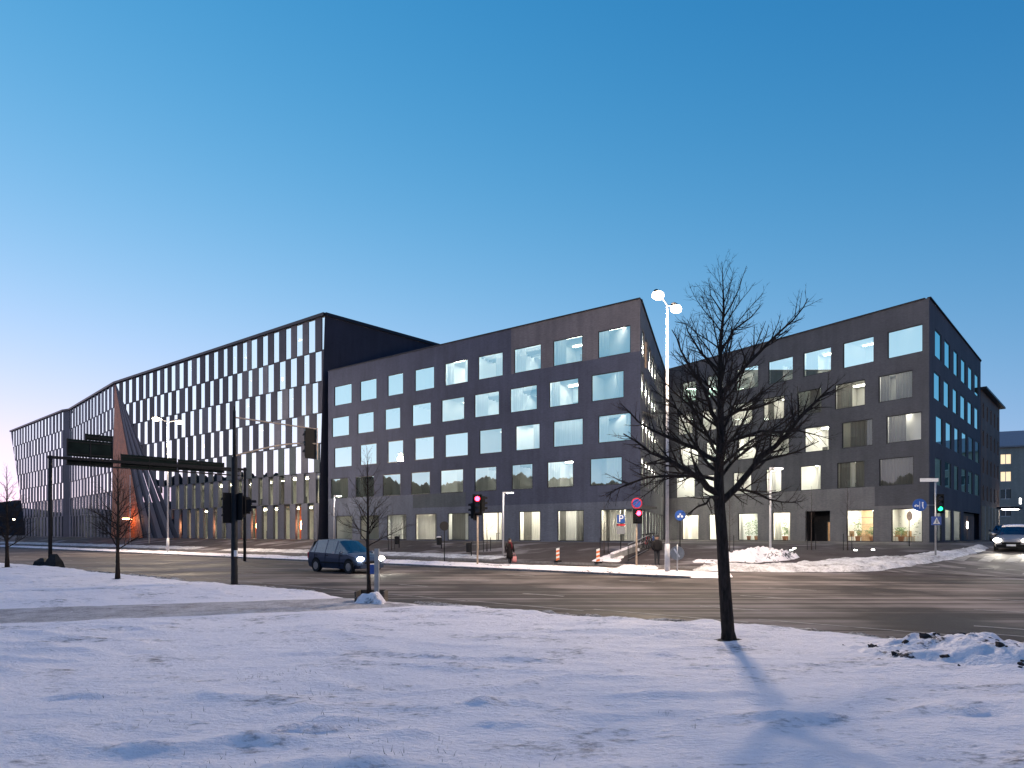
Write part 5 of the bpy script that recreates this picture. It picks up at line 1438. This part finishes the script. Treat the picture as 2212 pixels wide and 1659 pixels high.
# ------------------------------------------------------------------ striped delineators, bins, posts
for (px, py, lab) in ((1205, 1218, "orange and white striped delineator leaning on the road edge left of the parking sign"), (1292, 1220, "orange and white striped delineator on the snow patch by the parking sign")):
    g = at_ground(px, py); o = thing("delineator", g, lab, "delineator", 0.2, "striped delineators at the kerb")
    mb = MB(); mb.box((0, 0, 0.05), (0.42, 0.34, 0.10)); mb.build("base", M["black"], o)
    for k in range(6):
        mb = MB(); z0 = 0.1 + k * 0.13
        mb.face([(-0.11, 0.0, z0), (0.11, 0.0, z0 + 0.06), (0.11, 0.0, z0 + 0.19), (-0.11, 0.0, z0 + 0.13)]); mb.face([(-0.11, 0.03, z0), (0.11, 0.03, z0 + 0.06), (0.11, 0.03, z0 + 0.19), (-0.11, 0.03, z0 + 0.13)])
        mb.face([(-0.11, 0, z0), (-0.11, 0.03, z0), (-0.11, 0.03, z0 + 0.13), (-0.11, 0, z0 + 0.13)]); mb.face([(0.11, 0, z0 + 0.06), (0.11, 0.03, z0 + 0.06), (0.11, 0.03, z0 + 0.19), (0.11, 0, z0 + 0.19)])
        mb.build("stripe", M["orange" if k % 2 == 0 else "sign_white"], o)
for (px, py, lab) in ((857, 1184, "dark litter bin on a post before the third ground-floor window"), (948, 1186, "dark litter bin with snow on its lid under the round sign"), (1012, 1203, "grey litter bin left of the median traffic light")):
    g = at_ground(px, py); o = thing("litter_bin", g, lab, "litter bin", 0.3)
    mb = MB(); mb.tube([(0.22, 0, 0), (0.22, 0, 1.15)], 0.04, 8); mb.build("post", M["metal_dark"], o)
    mb = MB(); mb.tube([(0, 0, 0.35), (0, 0, 0.38), (0, 0, 1.0)], [0.16, 0.19, 0.21], 12); mb.build("bin_body", M["metal_dark"], o)
    mb = MB(); mb.ball((0, 0, 1.0), 0.22, 12, 6, 0, (1, 1, 0.4)); mb.build("lid", M["snow"] if px == 948 else M["metal_dark"], o)
# grey post with a blue box, and the plank tree guard
g = on_snow(-3.82, 17.4, 0); o = thing("marker_post", g, "pale grey square post with a small blue box beside the young tree", "post")
mb = MB(); mb.box((0, 0, 0.75), (0.12, 0.12, 1.52)); mb.build("post", M["concrete"], o)
mb = MB(); mb.box((-0.14, 0.06, 0.93), (0.11, 0.10, 0.27)); mb.build("blue_box", M["sign_blue"], o)
g = on_snow(-4.05, 17.35, 0); o = thing("tree_guard", g, "low weathered plank guard half buried in snow round the young tree", "tree guard")
for (x, y, L, rz) in ((-0.36, 0.25, 0.6, 1.57), (0.42, 0.3, 0.6, 1.57), (0.03, 0.60, 0.76, 0.0)):
    for k in range(2):
        mb = MB(); mb.box((x, y, 0.06 + k * 0.17), (L, 0.05, 0.15), rz=rz + 0.03); mb.build("plank", M["wood"], o)
snow_patch("snow_mound", [V2(-4.55, 16.9), V2(-3.6, 16.85), V2(-3.65, 17.5), V2(-4.5, 17.55)], 0.34, 0.04, M["snow"], 0.4, 0.5, "small pointed snow mound at the foot of the young tree and grey post", "snow mound", 31.0, zf=snow_z)

# ------------------------------------------------------------------ ramp wall with railing, and bicycles behind it
r0 = at_ground(1322, 1209); r1 = at_ground(1405, 1180); rp = thing("ramp_wall", r0, "low sloping concrete ramp wall with snow on top beside the parking sign", "ramp wall")
d_ = r1 - r0; nrm = Vector((-d_.y, d_.x, 0)).normalized()
mb = MB(); mb.loft([[Vector((0, 0, -0.1)) + nrm * -0.12, Vector((0, 0, -0.1)) + nrm * 0.12, Vector((0, 0, 0.35)) + nrm * 0.12, Vector((0, 0, 0.35)) + nrm * -0.12], [d_ + nrm * -0.12 + Vector((0, 0, -0.1)), d_ + nrm * 0.12 + Vector((0, 0, -0.1)), d_ + nrm * 0.12 + Vector((0, 0, 0.45)), d_ + nrm * -0.12 + Vector((0, 0, 0.45))]]); mb.build("wall", M["concrete"], rp)
mb = MB(); mb.loft([[nrm * -0.14 + Vector((0, 0, 0.36)), nrm * 0.14 + Vector((0, 0, 0.36)), nrm * 0.09 + Vector((0, 0, 0.46)), nrm * -0.09 + Vector((0, 0, 0.46))], [d_ + nrm * -0.14 + Vector((0, 0, 0.46)), d_ + nrm * 0.14 + Vector((0, 0, 0.46)), d_ + nrm * 0.09 + Vector((0, 0, 0.56)), d_ + nrm * -0.09 + Vector((0, 0, 0.56))]]); mb.build("snow_cap", M["snow"], rp)
q0 = at_ground(1357, 1212); q1 = at_ground(1400, 1190); rl = thing("railing", q0, "dark vertical-bar railing between the red traffic light and the bicycles", "railing")
d_ = q1 - q0; n = 16
for k in range(n + 1):
    p = d_ * (k / n); mb = MB(); mb.bar(p + Vector((0, 0, -0.03)), p + Vector((0, 0, 1.05)), 0.03 if k % 8 else 0.05); mb.build("bar" if k % 8 else "rail_post", M["metal_dark"], rl)
mb = MB(); mb.bar((0, 0, 1.07), d_ + Vector((0, 0, 1.07)), 0.05, 0.04); mb.bar((0, 0, 0.12), d_ + Vector((0, 0, 0.12)), 0.03, 0.03); mb.build("handrail", M["metal"], rl)
def bicycle(loc, rz, label, col, name="bicycle"):
    t = thing(name, loc, label, "bicycle", rz, "bicycles parked by the courtyard")
    for x in (-0.52, 0.52):
        mb = MB(); ring = [(x + 0.33 * math.cos(a), 0, 0.34 + 0.33 * math.sin(a)) for a in [2 * math.pi * k / 18 for k in range(19)]]; mb.tube(ring, 0.02, 5, 0, False)
        w = mb.build("wheel", M["rubber"], t); sp = MB()
        for k in range(8): sp.tube([(x, 0, 0.34), (x + 0.32 * math.cos(k * 0.785), 0, 0.34 + 0.32 * math.sin(k * 0.785))], 0.004, 3, 0, False)
        sp.build("spoke", M["metal"], w)
    mb = MB(); A_, B_, C_, D_ = (-0.52, 0, 0.34), (-0.12, 0, 0.32), (-0.22, 0, 0.85), (0.36, 0, 0.82)
    for a, b in ((A_, B_), (A_, C_), (B_, C_), (B_, D_), (C_, D_), (D_, (0.52, 0, 0.34))): mb.tube([a, b], 0.018, 6)
    mb.build("frame", M[col], t)
    mb = MB(); mb.tube([C_, (-0.25, 0, 0.97)], 0.014, 6); mb.ball((-0.25, 0, 1.0), 0.12, 8, 5, 0, (1.1, 0.6, 0.3)); mb.build("saddle", M["black"], t)
    mb = MB(); mb.tube([D_, (0.33, 0, 1.02)], 0.014, 6); mb.tube([(0.25, -0.28, 1.05), (0.33, -0.12, 1.04), (0.33, 0.12, 1.04), (0.25, 0.28, 1.05)], 0.014, 6); mb.build("handlebar", M["black"], t)
BK = [(1392, "bicycle leaning over the railing, leftmost of the four"), (1399, "second bicycle in the row by the railing"), (1405, "third bicycle in the row by the railing"), (1411, "bicycle nearest the man in the black jacket")]
for k, (px, lab) in enumerate(BK):
    g = at_ground(px, 1186 - k * 0.8); bicycle(g, 0.9 + 0.12 * k, lab, ("metal_dark", "sign_red", "metal_dark", "sign_blue")[k])

# ------------------------------------------------------------------ cars
def make_car(name, loc, rz, label, st, paint, front_i, roof_i, wheels, roof_snow=False, light=0.0):
    # st: stations (x, z bottom, z belt, z top, half width, half width of the top)
    t = thing(name, loc, label, "car", rz)
    def ring(s):
        x, zb, zs, zt, w, wr = s
        return [(x, -w * 0.90, zb), (x, -w, zb + (zs - zb) * 0.35), (x, -w, zb + (zs - zb) * 0.7), (x, -w * 0.965, zs), (x, -wr, zt), (x, -wr * 0.5, zt + 0.035), (x, wr * 0.5, zt + 0.035), (x, wr, zt), (x, w * 0.965, zs), (x, w, zb + (zs - zb) * 0.7), (x, w, zb + (zs - zb) * 0.35), (x, w * 0.90, zb)]
    rings = [ring(s) for s in st]; body = MB(); glassf = {}
    cab0, cab1, ws = roof_i      # first and last cabin station, windscreen base station
    for i in range(len(rings) - 1):
        for k in range(12):
            k2 = (k + 1) % 12; q = [rings[i][k], rings[i][k2], rings[i + 1][k2], rings[i + 1][k]]
            pillar = st[i + 1][0] - st[i][0] < 0.12
            if k in (3, 7) and cab0 <= i < ws and not pillar and i >= cab0: glassf.setdefault("side_window", []).append(q)
            elif k in (4, 5, 6) and cab1 <= i < ws: glassf.setdefault("windscreen", []).append(q)
            elif k in (4, 5, 6) and i == cab0 - 1: glassf.setdefault("rear_window", []).append(q)
            else: body.face(q)
    body.face(rings[0][::-1]); body.face(rings[-1]); b = body.build("body", M[paint], t, smooth=False)
    for key, qs in glassf.items():
        if key == "side_window":
            for q in qs: g = MB(); g.face(q); g.build(key, M["car_glass"], t)
        else:
            g = MB(); [g.face(q) for q in qs]; g.build(key, M["car_glass"], t)
    W = st[len(st) // 2][4]
    for x in wheels:
        for sg in (-1, 1):
            ar = MB(); ar.disc((x, sg * (W + 0.004), 0.36), (0, sg, 0), 0.385, 0.012, 20); ar.build("wheel_well_shade", M["black"], t)  # flat black disc painted for the shaded hollow of the wheel well
            wb = MB(); wb.disc((x, sg * (W - 0.08), 0.31), (0, sg, 0), 0.31, 0.20, 22); w_ = wb.build("wheel", M["rubber"], t)
            rb = MB(); rb.disc((x, sg * (W + 0.022), 0.31), (0, sg, 0), 0.20, 0.012, 18); rb.build("rim", M["alu"], w_)
    for sg in (-1, 1):      # door seams, handles and a rubbing strip
        for xs in (st[cab0 + 2][0], st[cab0 + 4][0] if len(st) > 12 else st[cab0 + 3][0], st[cab1][0] + 0.35):
            sm = MB(); sm.box((xs, sg * (W - 0.002), 0.62), (0.018, 0.02, 0.62)); sm.build("door_seam", M["black"], t)
            hm = MB(); hm.box((xs + 0.16, sg * (W - 0.005), 0.86), (0.17, 0.03, 0.03)); hm.build("door_handle", M["black"], t)
        sm = MB(); sm.box(((wheels[0] + wheels[1]) / 2, sg * (W + 0.002), 0.50), (wheels[1] - wheels[0] - 0.85, 0.025, 0.06)); sm.build("rubbing_strip", M["black"], t)
    fx = st[-1][0]; fw = st[-1][4]
    for sg in (-1, 1):
        hb = MB(); hb.ball((fx - 0.06, sg * (fw + 0.0), st[-2][2] + 0.02), 0.18, 12, 8, 0, (0.55, 1.1, 0.62)); hb.build("headlight", M["head_glow"], t, smooth=True)
        tb = MB(); tb.box((st[0][0] + 0.06, sg * (st[0][4] - 0.02), st[0][2] + 0.12), (0.10, 0.16, 0.30)); tb.build("tail_light", M["sign_red"], t)
        mbm = MB(); mbm.ball((st[ws][0] - 0.28, sg * (W + 0.10), st[ws][2] + 0.10), 0.11, 10, 6, 0, (0.55, 1.0, 0.7)); mbm.build("mirror", M[paint], t, smooth=True)
        if light:
            ld = bpy.data.lights.new("headlight_beam", "SPOT"); ld.energy = light; ld.spot_size = R(70); ld.spot_blend = 0.8; ld.color = (1, 0.93, 0.80); ld.shadow_soft_size = 0.08
            lo = bpy.data.objects.new("headlight_beam", ld); COL.objects.link(lo); lo.parent = t; lo.location = (fx + 0.12, sg * fw, 0.68); lo.rotation_euler = Vector((1, 0, -0.16)).to_track_quat("-Z", "Y").to_euler()
    gb_ = MB(); gb_.box((fx + 0.005, 0, st[-1][2] - 0.02), (0.03, fw * 1.3, 0.13)); gb_.build("grille", M["black"], t)
    bb = MB(); bb.box((fx - 0.02, 0, 0.36), (0.16, fw * 2.1, 0.20)); bb.build("bumper", M["black" if paint == "paint_silver" else paint], t)
    pb = MB(); pb.box((fx + 0.065, 0, 0.42), (0.02, 0.44, 0.11)); pb.build("licence_plate", M["sign_white"], t)
    if roof_snow:
        sb = MB(); x0, x1 = st[cab0][0] + 0.1, st[cab1][0] - 0.05; zr = st[cab1][3] + 0.03; n = 10; rows = []
        for i in range(n):
            x = x0 + (x1 - x0) * i / (n - 1); rows.append([(x, y, zr + 0.03 + 0.05 * (1 - (y / 0.6) ** 2) + 0.015 * n2(x * 4, y * 4)) for y in [-0.58 + 1.16 * j / 7 for j in range(8)]] + [(x, 0.58, zr - 0.02), (x, -0.58, zr - 0.02)])
        sb.loft(rows); sb.build("roof_snow", M["snow"], t, smooth=True)
    return t
VAN = [(-2.14, 0.34, 0.72, 0.78, 0.78, 0.70), (-2.09, 0.22, 1.00, 1.05, 0.83, 0.72), (-1.86, 0.21, 1.01, 1.56, 0.85, 0.60), (-1.55, 0.21, 1.00, 1.63, 0.86, 0.60), (-1.46, 0.21, 1.0, 1.635, 0.86, 0.60), (-0.62, 0.20, 0.98, 1.66, 0.87, 0.61), (-0.53, 0.20, 0.98, 1.66, 0.87, 0.61),
       (0.20, 0.20, 0.955, 1.60, 0.87, 0.60), (0.30, 0.20, 0.95, 1.585, 0.87, 0.60), (1.22, 0.20, 0.92, 0.985, 0.86, 0.72), (1.70, 0.21, 0.83, 0.885, 0.84, 0.68), (1.98, 0.23, 0.70, 0.755, 0.78, 0.60), (2.14, 0.33, 0.55, 0.60, 0.66, 0.52)]
fc0 = Vector((-7.0, 30.9, 0.0)); vc = fc0 - Vector((RD.x, RD.y, 0)) * 2.14
make_car("minivan", (vc.x, vc.y, 0.005), math.atan2(RD.y, RD.x) - 0.02, "dark blue minivan with headlights on driving along the road", VAN, "paint_blue", 11, (2, 8, 9), (-1.32, 1.42), light=260)
CAR = [(-2.1, 0.34, 0.70, 0.76, 0.76, 0.68), (-2.0, 0.22, 0.92, 0.97, 0.82, 0.72), (-1.35, 0.21, 0.93, 1.36, 0.84, 0.58), (-1.25, 0.21, 0.93, 1.38, 0.84, 0.58), (-0.4, 0.20, 0.92, 1.45, 0.85, 0.59), (-0.32, 0.20, 0.92, 1.45, 0.85, 0.59), (0.25, 0.20, 0.91, 1.41, 0.85, 0.58),
       (0.33, 0.20, 0.91, 1.40, 0.85, 0.58), (0.98, 0.20, 0.90, 0.95, 0.85, 0.70), (1.6, 0.21, 0.82, 0.87, 0.83, 0.68), (1.95, 0.23, 0.70, 0.755, 0.78, 0.60), (2.1, 0.33, 0.55, 0.60, 0.68, 0.52)]
cl = V2(30.0, 37.0); hd = V2(-0.68, -0.73)
cc = cl - hd * 2.1
zz0 = ground_z(cl.x, cl.y) + 0.035; zz1 = ground_z((cl - hd * 4.2).x, (cl - hd * 4.2).y) + 0.035
ct = make_car("parked_car", (cc.x, cc.y, (zz0 + zz1) / 2), math.atan2(hd.y, hd.x), "silver car with snow on its roof and bright headlights waiting in the side street", CAR, "paint_silver", 10, (2, 7, 8), (-1.3, 1.35), roof_snow=True, light=420)
ct.name = "waiting_car"
ct.rotation_euler.y = math.atan2(zz1 - zz0, 4.2)
dk = S0 + SD * 24 + SN * 3.0
make_car("parked_car", (dk.x, dk.y, ground_z(dk.x, dk.y) + 0.035), math.atan2(-SD.y, -SD.x), "dark parked car far up the side street behind the silver car", CAR, "paint_blue", 10, (2, 7, 8), (-1.3, 1.35))
for o in list(bpy.data.objects):
    if o.parent and o.parent.name.startswith("parked_car") and o.name.startswith("headlight"): o.data.materials[0] = M["alu"]

# ------------------------------------------------------------------ people
def person(loc, rz, label, h, mats, pose, group=None):
    t = thing("person", loc, label, "person", rz, group)
    J = pose["joints"]; names = list(J); idx = {n: i for i, n in enumerate(names)}
    me = bpy.data.meshes.new("body"); me.from_pydata([Vector(J[n][0]) * h for n in names], [(idx[a], idx[b]) for a, b in pose["bones"]], [])
    o = bpy.data.objects.new("body", me); COL.objects.link(o); o.parent = t
    sk = o.modifiers.new("skin", "SKIN")
    for n, v in zip(names, me.skin_vertices[0].data if me.skin_vertices else []): pass
    if not me.skin_vertices:
        bm = bmesh.new(); bm.from_mesh(me); bm.verts.layers.skin.verify(); bm.to_mesh(me); bm.free()
    for i, n in enumerate(names):
        r = J[n][1] * h; me.skin_vertices[0].data[i].radius = (r, r if len(J[n]) < 3 else J[n][2] * h); me.skin_vertices[0].data[i].use_root = (n == "pelvis")
    ss = o.modifiers.new("sub", "SUBSURF"); ss.levels = 2; ss.render_levels = 2
    # cloth and skin by height on the figure
    m, nt, p, out = nodes("clothed_figure"); tc = nt.nodes.new("ShaderNodeTexCoord"); sp = nt.nodes.new("ShaderNodeSeparateXYZ"); nt.links.new(tc.outputs["Object"], sp.inputs[0])
    dv = nt.nodes.new("ShaderNodeMath"); dv.operation = "DIVIDE"; dv.inputs[1].default_value = h; nt.links.new(sp.outputs[2], dv.inputs[0])
    rp_ = ramp(nt, dv.outputs[0], mats); nt.nodes[-1].color_ramp.interpolation = "CONSTANT"
    nt.links.new(rp_, p.inputs["Base Color"]); p.inputs["Roughness"].default_value = 0.85; me.materials.append(m)
    return t, o
def joints(lean=0.0, step=0.0, hands="pocket"):
    hx = 0.105
    J = {"pelvis": ((0, 0, 0.525), 0.088, 0.066), "belly": ((0, 0, 0.61), 0.088, 0.066), "chest": ((0, 0.0, 0.735), 0.105, 0.070), "neck": ((0, 0, 0.835), 0.040), "head0": ((0, -0.006, 0.875), 0.050, 0.056), "head1": ((0, -0.010, 0.930), 0.054, 0.062), "head2": ((0, 0.0, 0.972), 0.036, 0.042)}
    B = [("pelvis", "belly"), ("belly", "chest"), ("chest", "neck"), ("neck", "head0"), ("head0", "head1"), ("head1", "head2")]
    for sg, n in ((-1, "l"), (1, "r")):
        st_ = step * sg
        J["hip" + n] = ((sg * 0.052, 0, 0.49), 0.062); J["knee" + n] = ((sg * 0.058, st_ * 0.5 - 0.012, 0.275), 0.042); J["ank" + n] = ((sg * 0.060, st_, 0.055), 0.030); J["toe" + n] = ((sg * 0.070, st_ - 0.085, 0.022), 0.024)
        J["sh" + n] = ((sg * 0.115, 0, 0.795), 0.045); J["elb" + n] = ((sg * 0.165, 0.02, 0.64), 0.036)
        if hands == "pocket": J["wri" + n] = ((sg * 0.135, -0.055, 0.525), 0.028); J["han" + n] = ((sg * 0.115, -0.07, 0.49), 0.024)
        else: J["wri" + n] = ((sg * 0.165, -0.03, 0.51), 0.024); J["han" + n] = ((sg * 0.165, -0.045, 0.455), 0.022)
        B += [("pelvis", "hip" + n), ("hip" + n, "knee" + n), ("knee" + n, "ank" + n), ("ank" + n, "toe" + n), ("chest", "sh" + n), ("sh" + n, "elb" + n), ("elb" + n, "wri" + n), ("wri" + n, "han" + n)]
    return {"joints": J, "bones": B}
def oval(cx, cy, z, rx, ry, n=14): return [(cx + rx * math.cos(2 * math.pi * k / n), cy + ry * math.sin(2 * math.pi * k / n), z) for k in range(n)]
def face_parts(t, h, hairmat, long_hair):
    hz = 0.93 * h; hy = -0.010 * h
    mb = MB(); mb.ball((0, hy - 0.064 * h, hz - 0.006 * h), 0.010 * h, 8, 6, 0, (0.8, 1.2, 1.5)); mb.build("nose", M["skin"], t, smooth=True)
    for sg in (-1, 1):
        mb = MB(); mb.ball((sg * 0.021 * h, hy - 0.056 * h, hz + 0.006 * h), 0.006 * h, 8, 6); mb.build("eye", M["black"], t)
        mb = MB(); mb.ball((sg * 0.056 * h, hy, hz - 0.002 * h), 0.013 * h, 8, 6, 0, (0.5, 0.8, 1.3)); mb.build("ear", M["skin"], t, smooth=True)
    mb = MB(); mb.ball((0, hy - 0.055 * h, hz - 0.03 * h), 0.012 * h, 8, 5, 0, (1.2, 0.5, 0.4)); mb.build("mouth", M["scarf"], t)
    mb = MB(); mb.ball((0, hy + 0.014 * h, hz + 0.022 * h), 0.062 * h, 14, 9, 0, (1.0, 1.05, 0.95))
    if long_hair: mb.loft([oval(0, hy + 0.026 * h, hz + 0.02 * h, 0.064 * h, 0.052 * h), oval(0, hy + 0.034 * h, hz - 0.04 * h, 0.066 * h, 0.046 * h), oval(0, hy + 0.04 * h, hz - 0.12 * h, 0.055 * h, 0.03 * h)])
    mb.build("hair", hairmat, t, smooth=True)
SK = (0.45, 0.26, 0.19); CT = (0.013, 0.012, 0.014); TRS = (0.014, 0.015, 0.02); SHOE = (0.01, 0.01, 0.01)
gm = at_ground(1419, 1220.5)
mt, mo = person(gm, 0.12, "person in a black jacket standing with hands in pockets by the bicycles", 1.77, [(0.0, SHOE), (0.06, TRS), (0.47, CT), (0.845, SK)], joints(0, 0.02, "pocket"))
h = 1.77; mb = MB(); mb.loft([oval(0, 0, 0.47 * h, 0.118 * h, 0.088 * h), oval(0, 0, 0.55 * h, 0.116 * h, 0.088 * h), oval(0, 0, 0.66 * h, 0.120 * h, 0.088 * h), oval(0, 0, 0.76 * h, 0.128 * h, 0.086 * h), oval(0, 0, 0.815 * h, 0.100 * h, 0.066 * h), oval(0, 0, 0.85 * h, 0.050 * h, 0.050 * h)]); mb.build("jacket", M["coat"], mt, smooth=True)
for sg in (-1, 1):
    mb = MB(); mb.tube([(sg * 0.115 * h, 0, 0.80 * h), (sg * 0.165 * h, 0.02 * h, 0.645 * h), (sg * 0.125 * h, -0.06 * h, 0.51 * h)], [0.052 * h, 0.046 * h, 0.036 * h], 10); mb.build("sleeve", M["coat"], mt, smooth=True)
face_parts(mt, h, M["hair"], False)
gw = at_ground(1101, 1220.5)
wt, wo = person(gw, 0.55, "person in a long dark coat and red scarf walking with a pink bag", 1.69, [(0.0, SHOE), (0.08, TRS), (0.35, (0.03, 0.02, 0.02)), (0.845, SK)], joints(0, 0.07, "down"))
h = 1.69; mb = MB(); mb.loft([oval(0, 0, 0.24 * h, 0.135 * h, 0.12 * h), oval(0, 0, 0.40 * h, 0.122 * h, 0.105 * h), oval(0, 0, 0.55 * h, 0.108 * h, 0.088 * h), oval(0, 0, 0.62 * h, 0.098 * h, 0.078 * h), oval(0, 0, 0.74 * h, 0.118 * h, 0.084 * h), oval(0, 0, 0.81 * h, 0.092 * h, 0.062 * h), oval(0, 0, 0.85 * h, 0.048 * h, 0.048 * h)]); mb.build("coat", M["coat2"], wt, smooth=True)
for sg in (-1, 1):
    mb = MB(); mb.tube([(sg * 0.112 * h, 0, 0.795 * h), (sg * 0.16 * h, 0.02 * h, 0.64 * h), (sg * 0.165 * h, -0.03 * h, 0.50 * h)], [0.046 * h, 0.042 * h, 0.034 * h], 10); mb.build("sleeve", M["coat2"], wt, smooth=True)
mb = MB(); mb.loft([oval(0, -0.004 * h, 0.80 * h, 0.075 * h, 0.068 * h), oval(0, -0.006 * h, 0.83 * h, 0.070 * h, 0.068 * h), oval(0, -0.004 * h, 0.865 * h, 0.058 * h, 0.060 * h)]); mb.tube([(0.03 * h, -0.07 * h, 0.83 * h), (0.035 * h, -0.095 * h, 0.72 * h), (0.03 * h, -0.095 * h, 0.60 * h)], [0.026 * h, 0.03 * h, 0.028 * h], 8); mb.build("scarf", M["scarf"], wt, smooth=True)
face_parts(wt, h, M["hair"], True)
hp = Matrix.Rotation(0.55, 3, "Z") @ Vector((0.165 * h, -0.045 * h, 0.455 * h))
bt = thing("shopping_bag", gw + Vector((hp.x, hp.y, 0.16)), "pink shopping bag hanging from the hand of the person in the red scarf", "bag", 0.55)
mb = MB(); mb.loft([oval(0, 0, 0.0, 0.17, 0.10), oval(0, 0, 0.15, 0.20, 0.12), oval(0, 0, 0.38, 0.18, 0.07)]); mb.build("bag_body", M["bag"], bt, smooth=True)
mb = MB(); mb.tube([(-0.14, 0, 0.36), (-0.08, 0, 0.52), (0, 0, 0.60), (0.08, 0, 0.52), (0.14, 0, 0.36)], 0.012, 6); mb.build("handle", M["bag"], bt)

# ------------------------------------------------------------------ dry grass poking through the snow
gr_ = random.Random(17); gbm = MB()
spots = [(-2.6, 4.9, 0.5), (-1.3, 4.6, 0.6), (-0.5, 4.9, 0.6), (0.0, 4.5, 0.5), (-0.9, 5.3, 0.5), (1.6, 6.3, 0.08), (-3.6, 6.2, 0.5), (-3.0, 8.0, 0.5), (-4.6, 6.9, 0.5), (-1.6, 6.0, 0.4), (-2.2, 7.2, 0.5), (1.75, 5.9, 0.06)]
for cx, cy, sp_ in spots:
    for _ in range(int(110 * sp_)):
        x = cx + gr_.gauss(0, sp_ * 0.6); y = cy + gr_.gauss(0, sp_ * 0.4); z = snow_z(x, y) - 0.02; hh = 0.03 + 0.06 * gr_.random() ** 2; a = gr_.random() * 6.28; lx, ly = gr_.gauss(0, 0.03), gr_.gauss(0, 0.03); w = 0.003
        gbm.face([(x - w * math.cos(a), y - w * math.sin(a), z), (x + w * math.cos(a), y + w * math.sin(a), z), (x + lx, y + ly, z + hh)])
g_ = gbm.build("grass", M["grass"]); tag(g_, "dry grass blades poking through the near snow", "grass", kind="stuff")
